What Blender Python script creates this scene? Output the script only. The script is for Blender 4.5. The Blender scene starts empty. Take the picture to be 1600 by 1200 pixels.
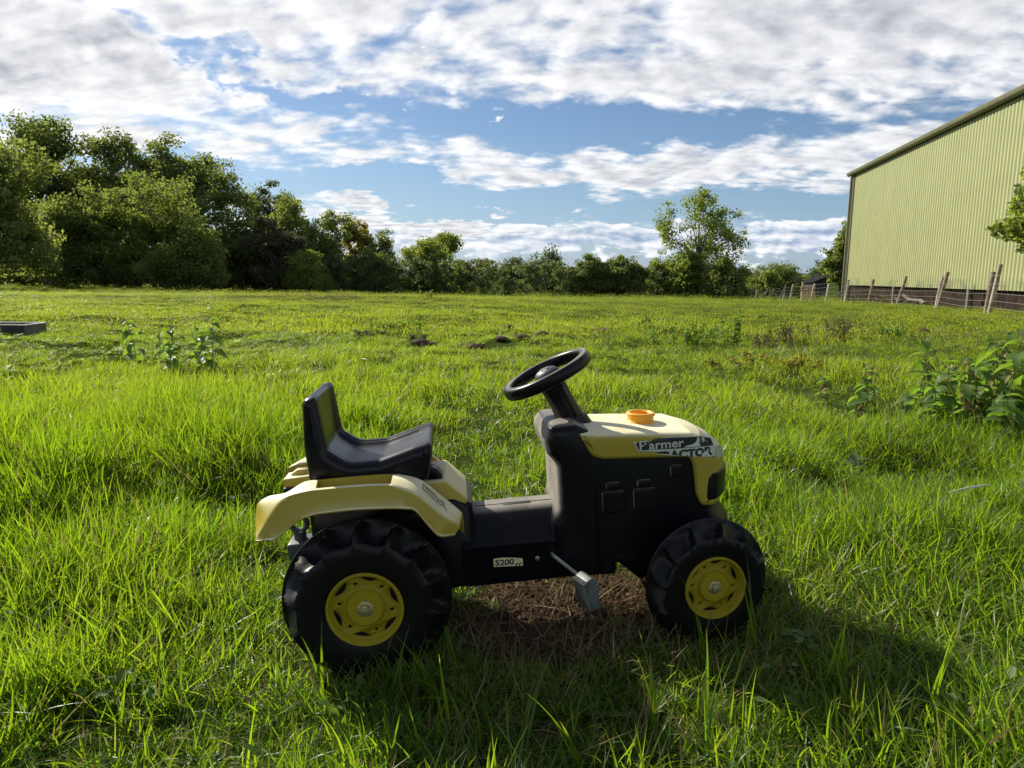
import bpy, bmesh, math, random
import numpy as np
from mathutils import Vector, Matrix
from mathutils.geometry import tessellate_polygon

rng = np.random.default_rng(7)
random.seed(7)
S = bpy.context.scene
COL = S.collection
R = math.radians

# ------------------------------------------------------------------ camera
CAM_H = 0.79
cam = bpy.data.cameras.new('camera')
camo = bpy.data.objects.new('camera', cam)
COL.objects.link(camo)
cam.sensor_width = 36.0
cam.lens = 36.0 * 1109 / 1600
cam.clip_start = 0.02
cam.clip_end = 6000
PITCH, ROLL = R(8.66), R(0.7)
fwd = Vector((0, math.cos(PITCH), -math.sin(PITCH)))
up0 = Vector((0, math.sin(PITCH), math.cos(PITCH)))
rt0 = Vector((1, 0, 0))
rt = rt0 * math.cos(ROLL) + up0 * math.sin(ROLL)
up = -rt0 * math.sin(ROLL) + up0 * math.cos(ROLL)
mw = Matrix((rt, up, -fwd)).transposed().to_4x4()
mw.translation = Vector((0, 0, CAM_H))
camo.matrix_world = mw
S.camera = camo

# ------------------------------------------------------------------ sun, exposure
SUN_AZ, SUN_EL = R(-47), R(33.5)          # azimuth from +Y, clockwise; the sun stands ahead on the left
sun_dir = Vector((math.sin(SUN_AZ) * math.cos(SUN_EL), math.cos(SUN_AZ) * math.cos(SUN_EL), math.sin(SUN_EL)))
sl = bpy.data.lights.new('sun', 'SUN')
sl.energy = 5.0
sl.angle = R(0.5)
sl.color = (1.0, 0.93, 0.80)
so = bpy.data.objects.new('sun', sl)
COL.objects.link(so)
so.rotation_euler = sun_dir.to_track_quat('Z', 'Y').to_euler()
S.view_settings.view_transform = 'Standard'
S.view_settings.look = 'None'
S.view_settings.exposure = 0.64
S.view_settings.gamma = 1.0
S.view_settings.use_curve_mapping = False
S.cycles.max_bounces = 8
S.cycles.transparent_max_bounces = 8


# ------------------------------------------------------------------ node helper
class X:
    """a socket that builds maths nodes when used in an expression"""
    def __init__(s, nt, sock): s.nt, s.s = nt, sock
    def _m(s, op, *a, clamp=False):
        n = s.nt.nodes.new('ShaderNodeMath'); n.operation = op; n.use_clamp = clamp
        for i, v in enumerate((s,) + a):
            if isinstance(v, X): s.nt.links.new(v.s, n.inputs[i])
            else: n.inputs[i].default_value = v
        return X(s.nt, n.outputs[0])
    def __add__(s, o): return s._m('ADD', o)
    __radd__ = __add__
    def __sub__(s, o): return s._m('SUBTRACT', o)
    def __rsub__(s, o): return (s * -1.0) + o
    def __mul__(s, o): return s._m('MULTIPLY', o)
    __rmul__ = __mul__
    def __truediv__(s, o): return s._m('DIVIDE', o)
    def pow(s, o): return s._m('POWER', o)
    def max(s, o): return s._m('MAXIMUM', o)
    def min(s, o): return s._m('MINIMUM', o)
    def clamp(s): return s._m('ADD', 0.0, clamp=True)
    def exp(s): return s._m('EXPONENT')
    def smooth(s, a, b):
        n = s.nt.nodes.new('ShaderNodeMapRange'); n.interpolation_type = 'SMOOTHSTEP'
        s.nt.links.new(s.s, n.inputs['Value'])
        n.inputs['From Min'].default_value = a; n.inputs['From Max'].default_value = b
        return X(s.nt, n.outputs[0])


def val(nt, v):
    n = nt.nodes.new('ShaderNodeValue'); n.outputs[0].default_value = v
    return X(nt, n.outputs[0])


def vec(nt, x, y, z):
    n = nt.nodes.new('ShaderNodeCombineXYZ')
    for i, v in enumerate((x, y, z)):
        if isinstance(v, X): nt.links.new(v.s, n.inputs[i])
        else: n.inputs[i].default_value = v
    return n.outputs[0]


def noise(nt, v, scale, detail=4, rough=0.55, dist=0.0, out='Fac'):
    n = nt.nodes.new('ShaderNodeTexNoise')
    if v is not None: nt.links.new(v, n.inputs['Vector'])
    n.inputs['Scale'].default_value = scale; n.inputs['Detail'].default_value = detail
    n.inputs['Roughness'].default_value = rough; n.inputs['Distortion'].default_value = dist
    o = n.outputs[0] if out == 'Fac' else n.outputs[1]
    return X(nt, o)


def mixc(nt, f, a, b):
    n = nt.nodes.new('ShaderNodeMix'); n.data_type = 'RGBA'
    for sock, v in ((n.inputs[0], f), (n.inputs[6], a), (n.inputs[7], b)):
        if isinstance(v, X): nt.links.new(v.s, sock)
        elif isinstance(v, bpy.types.NodeSocket): nt.links.new(v, sock)
        elif isinstance(v, (int, float)): sock.default_value = v
        else: sock.default_value = (*v, 1.0)
    return n.outputs[2]


def ramp(nt, x, pts):
    n = nt.nodes.new('ShaderNodeValToRGB')
    nt.links.new(x.s, n.inputs[0])
    e = n.color_ramp.elements
    while len(e) < len(pts): e.new(0.5)
    for i, (p, c) in enumerate(pts):
        e[i].position = p
        e[i].color = (c, c, c, 1) if isinstance(c, (int, float)) else (*c, 1)
    return X(nt, n.outputs[0])


# ------------------------------------------------------------------ world: daylight sky with broken cloud
W = bpy.data.worlds.new('World'); S.world = W
W.use_nodes = True
nt = W.node_tree; nt.nodes.clear()
sky = nt.nodes.new('ShaderNodeTexSky'); sky.sky_type = 'NISHITA'
sky.sun_disc = False; sky.sun_elevation = SUN_EL; sky.sun_rotation = SUN_AZ % (2 * math.pi)
sky.air_density = 1.0; sky.dust_density = 0.4; sky.ozone_density = 5.0
SKY_K = 0.06
tc = nt.nodes.new('ShaderNodeTexCoord')
sep = nt.nodes.new('ShaderNodeSeparateXYZ'); nt.links.new(tc.outputs['Generated'], sep.inputs[0])
dx, dy, dz = (X(nt, sep.outputs[i]) for i in range(3))
az = dx._m('ARCTAN2', dy) * (180 / math.pi)              # degrees, 0 straight ahead
el = dz._m('ARCSINE') * (180 / math.pi)
k = val(nt, 1.0) / (dz.max(0.0) + 0.045)
hl = (dx * dx + dy * dy).max(1e-6)._m('SQRT')
kk_ = (k * hl)._m('SQRT') * 2.0 / hl
px, py = dx * kk_, dy * kk_                                    # a flat cloud deck overhead
# sunward offset for relief shading
SX, SY = math.sin(SUN_AZ), math.cos(SUN_AZ)
wn = noise(nt, vec(nt, px, py, 3.0), 1.6, 5, 0.6)
wn2 = noise(nt, vec(nt, px, py, 9.0), 1.6, 5, 0.6)
A = az + (wn - 0.5) * 30.0
Ew = el + (wn2 - 0.5) * 8.0


def gauss(a0, e0, sa, se, slope=0.0):
    ee = Ew - e0 - (A - a0) * slope
    t = ((A - a0) / sa); u = ee / se
    return ((t * t + u * u) * -1.0).exp()


# average cover by elevation above the horizon
cov = ramp(nt, (el / 30.0).clamp(), [(0.0, 0.30), (0.06, 0.38), (0.13, 0.46), (0.19, 0.47), (0.27, 0.58), (0.36, 0.525), (0.44, 0.56), (0.60, 0.565), (1.0, 0.48)])
cov = cov - gauss(4, 11.4, 17, 1.6, -0.02) * 0.26          # long blue band ahead
cov = cov - gauss(-20.5, 14.4, 8, 0.9, -0.30) * 0.22          # slanting blue gap, upper left
cov = cov - gauss(-16, 6.9, 12, 1.0, 0.0) * 0.42          # blue gap over the left-hand wood
cov = cov - gauss(2, 5.2, 14, 0.9, 0.0) * 0.28
cov = cov - gauss(22, 5.6, 8, 1.0, 0.0) * 0.25
cov = cov + gauss(-9, 4.3, 9, 1.1, -0.05) * 0.30          # pale sheet low on the left
cov = cov + gauss(12, 8.2, 14, 1.3, 0.05) * 0.10
cov = cov + gauss(-33, 14, 14, 5, 0.0) * 0.15
cov = cov + gauss(22, 18, 16, 4, 0.0) * 0.11


def deck(ox, oy):
    a = noise(nt, vec(nt, px * 0.55 + py * 0.12 + ox, py * 0.95 + oy, 0.0), 1.25, 6, 0.56, 0.25)
    b = noise(nt, vec(nt, px * 0.66 + py * 0.14 + ox, py + oy, 5.0), 4.0, 4, 0.52, 0.3)
    c = noise(nt, vec(nt, px * 0.7 + py * 0.14 + ox, py + oy, 8.0), 9.0, 3, 0.5, 0.3)
    return a * 0.36 + b * 0.40 + c * 0.24


d0 = deck(0.0, 0.0)
d1 = deck(SX * 0.06, SY * 0.06)
dens = (d0 + cov - 1.02).smooth(-0.08, 0.09)
thick = (d0 + cov - 1.02).smooth(0.0, 0.24)
relief = ((d0 - d1) * 5.6 + 0.5).clamp()
# low cumulus bank towards the horizon: billows standing upright in azimuth and elevation
cu = noise(nt, vec(nt, az * 0.26, el * 0.62, 2.0), 1.0, 6, 0.55, 0.15)
cu2 = noise(nt, vec(nt, az * 0.26 - 0.10, el * 0.62 + 0.18, 2.0), 1.0, 6, 0.55, 0.15)
cband = ((el - 2.9) / 1.5); cband = (cband * cband * -1.0).exp()
cudens = (cu + cband * 0.36 - 0.70).smooth(-0.03, 0.05)
curel = ((cu - cu2) * 4.5 + 0.55).clamp()
shade = (relief * 0.68 + (1.0 - thick) * 0.42 + 0.0).clamp()
sunward = ((az + 40.0) / 34.0); sunward = (sunward * sunward * -1.0).exp()
deckcol = mixc(nt, shade, (0.225, 0.24, 0.285), (0.73, 0.73, 0.735))
deckcol = mixc(nt, sunward * 0.40 * shade, deckcol, (0.86, 0.83, 0.78))
cucol = mixc(nt, curel, (0.20, 0.27, 0.40), (0.68, 0.69, 0.70))
skyc = nt.nodes.new('ShaderNodeVectorMath'); skyc.operation = 'SCALE'
nt.links.new(sky.outputs[0], skyc.inputs[0]); skyc.inputs['Scale'].default_value = SKY_K
hz = (el / 6.0); hz = (hz * hz * -1.0).exp()
base = mixc(nt, hz * 0.45, skyc.outputs[0], (0.22, 0.33, 0.52))
c1 = mixc(nt, cudens * 0.92, base, cucol)
c2 = mixc(nt, dens * 0.96, c1, deckcol)
bg = nt.nodes.new('ShaderNodeBackground'); bg.inputs['Strength'].default_value = 1.0
nt.links.new(c2, bg.inputs['Color'])
wo = nt.nodes.new('ShaderNodeOutputWorld'); nt.links.new(bg.outputs[0], wo.inputs[0])
W.cycles.sampling_method = 'MANUAL'; W.cycles.sample_map_resolution = 512

# ------------------------------------------------------------------ materials


def newmat(name):
    m = bpy.data.materials.new(name); m.use_nodes = True
    t = m.node_tree
    return m, t, t.nodes['Principled BSDF']


def simple(name, col, rough=0.5, metal=0.0, bump=0.0, bscale=60.0, var=0.0, vscale=6.0, spec=0.5):
    m, t, p = newmat(name)
    p.inputs['Roughness'].default_value = rough; p.inputs['Metallic'].default_value = metal
    p.inputs['Specular IOR Level'].default_value = spec
    tcn = t.nodes.new('ShaderNodeTexCoord')
    if var:
        n = noise(t, tcn.outputs['Object'], vscale, 5, 0.6)
        t.links.new(mixc(t, n.smooth(0.3, 0.7), [c * (1 - var) for c in col], [min(1, c * (1 + var)) for c in col]), p.inputs['Base Color'])
    else:
        p.inputs['Base Color'].default_value = (*col, 1)
    if bump:
        b = t.nodes.new('ShaderNodeBump'); b.inputs['Strength'].default_value = bump; b.inputs['Distance'].default_value = 0.004
        t.links.new(noise(t, tcn.outputs['Object'], bscale, 4, 0.6).s, b.inputs['Height'])
        t.links.new(b.outputs[0], p.inputs['Normal'])
    return m


def moulded(name, col, top, rough, amount, speck=0.0, sun_sheen=False, lo=0.80, hi=0.995):
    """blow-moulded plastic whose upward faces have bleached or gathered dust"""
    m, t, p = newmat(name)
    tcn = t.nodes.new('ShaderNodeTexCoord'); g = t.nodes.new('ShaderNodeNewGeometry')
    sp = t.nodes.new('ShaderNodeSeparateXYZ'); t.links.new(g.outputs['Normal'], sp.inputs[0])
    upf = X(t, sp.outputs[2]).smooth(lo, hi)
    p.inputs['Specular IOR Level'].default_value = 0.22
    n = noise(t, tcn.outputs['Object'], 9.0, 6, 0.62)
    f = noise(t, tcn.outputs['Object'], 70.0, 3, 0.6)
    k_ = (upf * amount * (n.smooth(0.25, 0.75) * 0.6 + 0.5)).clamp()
    if sun_sheen:       # sunlit sheen painted into the colour: paler on faces turned to the seat
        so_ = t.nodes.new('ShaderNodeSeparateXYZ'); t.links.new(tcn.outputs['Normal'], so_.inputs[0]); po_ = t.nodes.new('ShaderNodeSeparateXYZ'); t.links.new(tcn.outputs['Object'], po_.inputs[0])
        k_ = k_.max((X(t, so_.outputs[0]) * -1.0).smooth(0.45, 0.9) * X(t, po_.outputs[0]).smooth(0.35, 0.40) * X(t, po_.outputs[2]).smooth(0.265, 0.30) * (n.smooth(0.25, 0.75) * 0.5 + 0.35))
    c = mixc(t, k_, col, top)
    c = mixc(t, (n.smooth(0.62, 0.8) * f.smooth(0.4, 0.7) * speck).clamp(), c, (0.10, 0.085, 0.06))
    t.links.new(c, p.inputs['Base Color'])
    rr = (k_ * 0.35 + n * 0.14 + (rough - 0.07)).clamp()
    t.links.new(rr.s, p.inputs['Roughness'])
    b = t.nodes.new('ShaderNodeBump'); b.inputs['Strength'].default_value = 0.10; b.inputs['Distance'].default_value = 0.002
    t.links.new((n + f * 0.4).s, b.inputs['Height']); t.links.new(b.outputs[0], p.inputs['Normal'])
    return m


M_black = moulded('black_plastic', (0.005, 0.005, 0.007), (0.36, 0.33, 0.28), 0.33, 0.7, 0.08, True)  # pale colour is dust on upward faces plus painted sunlit sheen, deck and dash
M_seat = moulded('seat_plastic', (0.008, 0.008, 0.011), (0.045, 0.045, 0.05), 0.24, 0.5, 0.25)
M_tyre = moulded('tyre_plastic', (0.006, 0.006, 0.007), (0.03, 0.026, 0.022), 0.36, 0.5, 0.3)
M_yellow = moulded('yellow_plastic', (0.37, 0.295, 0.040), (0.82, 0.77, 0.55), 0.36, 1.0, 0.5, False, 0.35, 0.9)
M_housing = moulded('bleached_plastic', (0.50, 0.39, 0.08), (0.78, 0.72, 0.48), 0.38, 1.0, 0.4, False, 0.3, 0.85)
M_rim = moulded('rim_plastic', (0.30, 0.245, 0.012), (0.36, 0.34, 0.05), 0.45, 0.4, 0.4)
M_orange = simple('orange_plastic', (0.80, 0.36, 0.02), 0.35, var=0.08)
M_grey = simple('grey_plastic', (0.085, 0.10, 0.098), 0.5, var=0.25, vscale=20)
M_hub = simple('grey_hub_plastic', (0.06, 0.065, 0.07), 0.45, var=0.12, vscale=30)
M_steel = simple('galvanised_steel', (0.45, 0.44, 0.40), 0.38, 0.9, var=0.2, vscale=40)
M_nut = simple('brass_washer', (0.40, 0.36, 0.18), 0.42, 0.7, bump=0.5, bscale=200, var=0.3, vscale=90)
M_void = simple('dark_recess', (0.006, 0.006, 0.006), 0.7)
M_paper = simple('sticker_paper', (0.52, 0.56, 0.46), 0.5, var=0.12, vscale=30)
M_print = simple('sticker_black', (0.010, 0.011, 0.010), 0.45)
M_film = simple('clear_film', (0.36, 0.39, 0.25), 0.35, var=0.25, vscale=35)
M_plate = simple('cream_label', (0.62, 0.58, 0.33), 0.45, var=0.1, vscale=40)


def leafmat(name, c0, c1, t0, t1, tmix=0.45, rough=0.4, wscale=0.0, wcol=None, spec=0.12):
    """leaf: reflecting and light-passing halves, varied leaf by leaf"""
    m, t, p = newmat(name)
    at = t.nodes.new('ShaderNodeAttribute'); at.attribute_name = 'rnd'
    r_ = X(t, at.outputs['Fac'])
    oi = t.nodes.new('ShaderNodeObjectInfo')
    f = (r_ * 0.75 + X(t, oi.outputs['Random']) * 0.25).clamp()
    a = mixc(t, f, c0, c1); b = mixc(t, f, t0, t1)
    if wscale:
        g = t.nodes.new('ShaderNodeNewGeometry')
        n = noise(t, g.outputs['Position'], wscale, 4, 0.6).smooth(0.42, 0.72)
        dry = r_.smooth(0.90, 0.93)
        a = mixc(t, n * 0.45, a, wcol[0]); b = mixc(t, n * 0.45, b, wcol[1])
        a = mixc(t, dry, a, (0.22, 0.17, 0.07)); b = mixc(t, dry, b, (0.30, 0.24, 0.08))
    t.links.new(a, p.inputs['Base Color'])
    p.inputs['Roughness'].default_value = rough
    p.inputs['Specular IOR Level'].default_value = spec
    tr = t.nodes.new('ShaderNodeBsdfTranslucent'); t.links.new(b, tr.inputs[0])
    mx = t.nodes.new('ShaderNodeMixShader'); mx.inputs[0].default_value = tmix
    t.links.new(p.outputs[0], mx.inputs[1]); t.links.new(tr.outputs[0], mx.inputs[2])
    t.links.new(mx.outputs[0], t.nodes['Material Output'].inputs[0])
    return m


M_lush = leafmat('lush_grass', (0.026, 0.070, 0.010), (0.062, 0.125, 0.014), (0.19, 0.41, 0.010), (0.48, 0.66, 0.016), 0.48, 0.40, 0.7,
                 ((0.09, 0.13, 0.02), (0.42, 0.55, 0.03)), 0.38)
M_grass = leafmat('grass', (0.040, 0.085, 0.012), (0.095, 0.155, 0.018), (0.26, 0.46, 0.010), (0.56, 0.70, 0.02), 0.48, 0.40, 0.55,
                  ((0.13, 0.16, 0.03), (0.50, 0.55, 0.05)), 0.35)
M_turf = leafmat('grazed_turf', (0.050, 0.088, 0.014), (0.105, 0.155, 0.022), (0.33, 0.50, 0.015), (0.62, 0.72, 0.03), 0.48, 0.45, 0.3,
                 ((0.15, 0.16, 0.04), (0.58, 0.58, 0.06)), 0.3)
M_straw = leafmat('straw', (0.16, 0.11, 0.055), (0.30, 0.23, 0.12), (0.2, 0.14, 0.06), (0.3, 0.22, 0.1), 0.2, 0.6)
M_nettle = leafmat('nettle_leaf', (0.075, 0.13, 0.040), (0.125, 0.18, 0.06), (0.20, 0.38, 0.03), (0.34, 0.52, 0.04), 0.45, 0.45)
M_stalk = simple('plant_stalk', (0.09, 0.075, 0.03), 0.6, var=0.3)
M_dead = leafmat('dead_leaf', (0.17, 0.155, 0.060), (0.28, 0.25, 0.11), (0.16, 0.11, 0.05), (0.24, 0.18, 0.09), 0.25, 0.6)
LM = {
    'dark': leafmat('leaf_dark', (0.075, 0.105, 0.038), (0.13, 0.16, 0.058), (0.20, 0.28, 0.04), (0.38, 0.44, 0.07), 0.4, 0.6),
    'mid': leafmat('leaf_mid', (0.085, 0.12, 0.042), (0.145, 0.18, 0.062), (0.24, 0.33, 0.045), (0.46, 0.52, 0.08), 0.42, 0.6),
    'light': leafmat('leaf_light', (0.09, 0.13, 0.042), (0.15, 0.19, 0.055), (0.26, 0.36, 0.04), (0.48, 0.55, 0.07), 0.45, 0.6),
    'yellow': leafmat('leaf_yellow', (0.12, 0.13, 0.03), (0.19, 0.17, 0.04), (0.32, 0.30, 0.03), (0.48, 0.42, 0.05), 0.42, 0.45),
    'bronze': leafmat('leaf_bronze', (0.12, 0.10, 0.04), (0.19, 0.15, 0.06), (0.24, 0.18, 0.05), (0.32, 0.24, 0.07), 0.4, 0.5),
    'purple': leafmat('leaf_purple', (0.060, 0.065, 0.042), (0.09, 0.09, 0.055), (0.10, 0.11, 0.05), (0.18, 0.17, 0.07), 0.35, 0.5),
    'hedge': leafmat('leaf_hedge', (0.085, 0.115, 0.05), (0.15, 0.18, 0.085), (0.16, 0.23, 0.05), (0.30, 0.36, 0.09), 0.4, 0.5),
    'grey': leafmat('leaf_grey', (0.06, 0.085, 0.04), (0.11, 0.14, 0.065), (0.12, 0.18, 0.05), (0.20, 0.26, 0.07), 0.4, 0.5),
}
M_bark = simple('bark', (0.075, 0.060, 0.045), 0.85, bump=0.6, bscale=14, var=0.35, vscale=3)
M_bark2 = simple('bark_pale', (0.13, 0.11, 0.085), 0.85, bump=0.6, bscale=14, var=0.3, vscale=3)

# ground: soil and thatch under the blades
M_field, t, p = newmat('field_soil')
g = t.nodes.new('ShaderNodeNewGeometry')
n1 = noise(t, g.outputs['Position'], 0.7, 6, 0.65); n2 = noise(t, g.outputs['Position'], 9.0, 6, 0.7); n3 = noise(t, g.outputs['Position'], 90.0, 4, 0.7)
grs = mixc(t, n2.smooth(0.35, 0.65), (0.024, 0.044, 0.008), (0.058, 0.075, 0.018))
soil = mixc(t, n3.smooth(0.3, 0.7), (0.040, 0.025, 0.017), (0.125, 0.080, 0.055))
at = t.nodes.new('ShaderNodeAttribute'); at.attribute_name = 'bare'
t.links.new(mixc(t, (X(t, at.outputs['Fac']) + (n2 - 0.5) * 0.6).smooth(0.35, 0.6), grs, soil), p.inputs['Base Color'])
p.inputs['Roughness'].default_value = 1.0; p.inputs['Specular IOR Level'].default_value = 0.0
b = t.nodes.new('ShaderNodeBump'); b.inputs['Strength'].default_value = 0.9; b.inputs['Distance'].default_value = 0.012
t.links.new((n2 * 0.5 + n3).s, b.inputs['Height']); t.links.new(b.outputs[0], p.inputs['Normal'])
M_crumb = simple('soil_crumb', (0.095, 0.060, 0.041), 0.95, bump=0.8, bscale=200, var=0.5, vscale=60, spec=0.1)
M_mole = simple('molehill_soil', (0.085, 0.060, 0.042), 0.95, bump=1.0, bscale=60, var=0.45, vscale=25, spec=0.1)

# ------------------------------------------------------------------ object helpers


def link(o, parent=None):
    COL.objects.link(o)
    if parent is not None: o.parent = parent
    return o


def np_mesh(name, v, faces, mats, smooth=False, sharp=None):
    """faces: array (n,k) or list of index lists"""
    me = bpy.data.meshes.new(name)
    if isinstance(faces, np.ndarray):
        n, kk = faces.shape
        me.vertices.add(len(v)); me.vertices.foreach_set('co', np.asarray(v, np.float32).ravel())
        me.loops.add(n * kk); me.loops.foreach_set('vertex_index', faces.astype(np.int32).ravel())
        me.polygons.add(n); me.polygons.foreach_set('loop_start', np.arange(0, n * kk, kk, dtype=np.int32))
        me.polygons.foreach_set('loop_total', np.full(n, kk, np.int32))
        me.update(calc_edges=True)
    else:
        me.from_pydata([tuple(map(float, q)) for q in v], [], faces); me.update()
    for m in (mats if isinstance(mats, (list, tuple)) else [mats]): me.materials.append(m)
    if smooth:
        me.polygons.foreach_set('use_smooth', np.ones(len(me.polygons), bool))
        if sharp is not None: me.set_sharp_from_angle(angle=R(sharp))
    return me


def obj(name, me, parent=None): return link(bpy.data.objects.new(name, me), parent)


def tag(o, label=None, cat=None, group=None, kind=None):
    for kk, vv in (('label', label), ('category', cat), ('group', group), ('kind', kind)):
        if vv: o[kk] = vv
    return o


def empty(name, loc, rz=0.0):
    o = bpy.data.objects.new(name, None); o.empty_display_size = 0.1
    o.location = loc; o.rotation_euler = (0, 0, rz)
    return link(o)


class MB:
    """collects verts and faces"""
    def __init__(s): s.v, s.f = [], []
    def add(s, v, f):
        o = len(s.v); s.v += [tuple(map(float, q)) for q in v]; s.f += [[i + o for i in q] for q in f]
    def box(s, x0, x1, y0, y1, z0, z1):
        s.add([(x, y, z) for x in (x0, x1) for y in (y0, y1) for z in (z0, z1)],
              [(0, 1, 3, 2), (4, 6, 7, 5), (0, 4, 5, 1), (2, 3, 7, 6), (0, 2, 6, 4), (1, 5, 7, 3)])
    def tube(s, pts, rad, n=8, caps=True):
        pts = [Vector(q) for q in pts]; v = []; f = []
        rr = rad if isinstance(rad, (list, tuple)) else [rad] * len(pts)
        for i, q in enumerate(pts):
            d = (pts[min(i + 1, len(pts) - 1)] - pts[max(i - 1, 0)]).normalized()
            a = d.orthogonal().normalized() if i == 0 else (a - d * a.dot(d)).normalized()
            bb = d.cross(a)
            for j in range(n):
                th = 2 * math.pi * j / n
                v.append(q + (a * math.cos(th) + bb * math.sin(th)) * rr[i])
        for i in range(len(pts) - 1):
            for j in range(n):
                f.append((i * n + j, i * n + (j + 1) % n, (i + 1) * n + (j + 1) % n, (i + 1) * n + j))
        if caps: f.append(list(range(n))[::-1]); f.append([(len(pts) - 1) * n + j for j in range(n)])
        s.add(v, f)
    def lathe(s, prof, n=32, M=None, close=True):
        """prof: (radius, axial) about local Z; M maps into place"""
        v = []; f = []; m = len(prof)
        for j in range(n):
            th = 2 * math.pi * j / n
            for r_, a in prof:
                q = Vector((r_ * math.cos(th), r_ * math.sin(th), a)); v.append(M @ q if M else q)
        for j in range(n):
            for i in range(m - 1):
                f.append((j * m + i, ((j + 1) % n) * m + i, ((j + 1) % n) * m + i + 1, j * m + i + 1))
        s.add(v, f)
    def mesh(s, name, mat, smooth=True, sharp=40): return np_mesh(name, s.v, s.f, mat, smooth, sharp)


def fix_normals(me):
    bm = bmesh.new(); bm.from_mesh(me)
    bmesh.ops.remove_doubles(bm, verts=bm.verts, dist=1e-6)
    bmesh.ops.recalc_face_normals(bm, faces=bm.faces)
    bm.to_mesh(me); bm.free()
    return me


def fillet(poly, rads, seg=4):
    out = []; n = len(poly)
    if not isinstance(rads, (list, tuple)): rads = [rads] * n
    for i in range(n):
        p0, p1, p2 = Vector(poly[i - 1]), Vector(poly[i]), Vector(poly[(i + 1) % n])
        r_ = rads[i]; a = (p0 - p1); b_ = (p2 - p1)
        la, lb = a.length, b_.length
        if r_ <= 0 or la < 1e-6 or lb < 1e-6: out.append(tuple(p1)); continue
        a /= la; b_ /= lb
        ang = max(1e-3, a.angle(b_)); tl = min(r_ / math.tan(ang / 2), la * 0.45, lb * 0.45)
        q0, q1 = p1 + a * tl, p1 + b_ * tl
        for k_ in range(seg + 1):
            u = k_ / seg
            out.append(tuple(q0 * (1 - u) ** 2 + p1 * 2 * u * (1 - u) + q1 * u * u))
    return out


def offset(poly, d):
    n = len(poly); out = []
    area = sum(poly[i - 1][0] * poly[i][1] - poly[i][0] * poly[i - 1][1] for i in range(n))
    sg = 1 if area > 0 else -1
    for i in range(n):
        p0, p1, p2 = Vector(poly[i - 1]), Vector(poly[i]), Vector(poly[(i + 1) % n])
        a = (p1 - p0); b_ = (p2 - p1)
        a = a.normalized() if a.length > 1e-9 else b_.normalized(); b_ = b_.normalized() if b_.length > 1e-9 else a
        na = Vector((-a.y, a.x)) * sg; nb = Vector((-b_.y, b_.x)) * sg
        m = na + nb
        m = m / max(0.35, m.length_squared / 2) if m.length > 1e-6 else na
        out.append(tuple(p1 + m * d))
    return out


def cap(poly, base, flip):
    tri = tessellate_polygon([[Vector((x, z, 0)) for x, z in poly]])
    return [tuple(base + i for i in (t_[::-1] if flip else t_)) for t_ in tri]


def pillow(mb, poly, y0, y1, r, seg=4, ny=1, deform=None, disp=None):
    """side-view outline (x, z) given thickness from y0 to y1 with rounded rims"""
    loops = []
    for k_ in range(seg + 1):
        th = math.pi / 2 * k_ / seg                 # 0 at the cap, pi/2 at full outline
        loops.append((y0 + r * (1 - math.cos(th)), r * (1 - math.sin(th))))
    mids = [y0 + r + (y1 - y0 - 2 * r) * (i + 1) / ny for i in range(ny)]
    full = [(y, o) for y, o in loops] + [(y, 0.0) for y in mids]
    full += [(y1 - (y - y0), o) for y, o in loops[:-1]][::-1]
    v = []; n = len(poly)
    for y, o in full:
        pl = offset(poly, o) if o > 1e-7 else poly
        for i, (x, z) in enumerate(pl):
            q = Vector((x, y, z))
            if disp: q = disp(i, q)
            if deform: q = deform(q)
            v.append(q)
    f = []
    for a in range(len(full) - 1):
        for i in range(n):
            f.append((a * n + i, a * n + (i + 1) % n, (a + 1) * n + (i + 1) % n, (a + 1) * n + i))
    f += cap(offset(poly, full[0][1]), 0, True) + cap(offset(poly, full[-1][1]), (len(full) - 1) * n, False)
    mb.add(v, f)


def polyline(pts, y, rr): return [(x, y, z) for x, z in pts]


# ------------------------------------------------------------------ terrain
TRO = np.array([-0.30068, 1.57526, -0.0426])          # where the toy stands


def vnoise(x, y, s, seed):
    """smooth value noise in -1..1"""
    x = np.asarray(x, float) / s + seed * 17.31; y = np.asarray(y, float) / s - seed * 9.77
    xi, yi = np.floor(x), np.floor(y); fx, fy = x - xi, y - yi
    fx = fx * fx * (3 - 2 * fx); fy = fy * fy * (3 - 2 * fy)
    h = lambda a, b_: np.modf(np.abs(np.sin(a * 127.1 + b_ * 311.7 + seed * 3.3) * 43758.5453))[0]
    return 2 * ((h(xi, yi) * (1 - fx) + h(xi + 1, yi) * fx) * (1 - fy) + (h(xi, yi + 1) * (1 - fx) + h(xi + 1, yi + 1) * fx) * fy) - 1


def tuft(x, y, s=1.0): return 0.5 + 0.5 * np.clip(0.95 * vnoise(x, y, 0.36 * s, 21) + 0.6 * vnoise(x, y, 1.1 * s, 22) + 0.25 * vnoise(x, y, 0.15 * s, 23), -1, 1)


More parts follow.
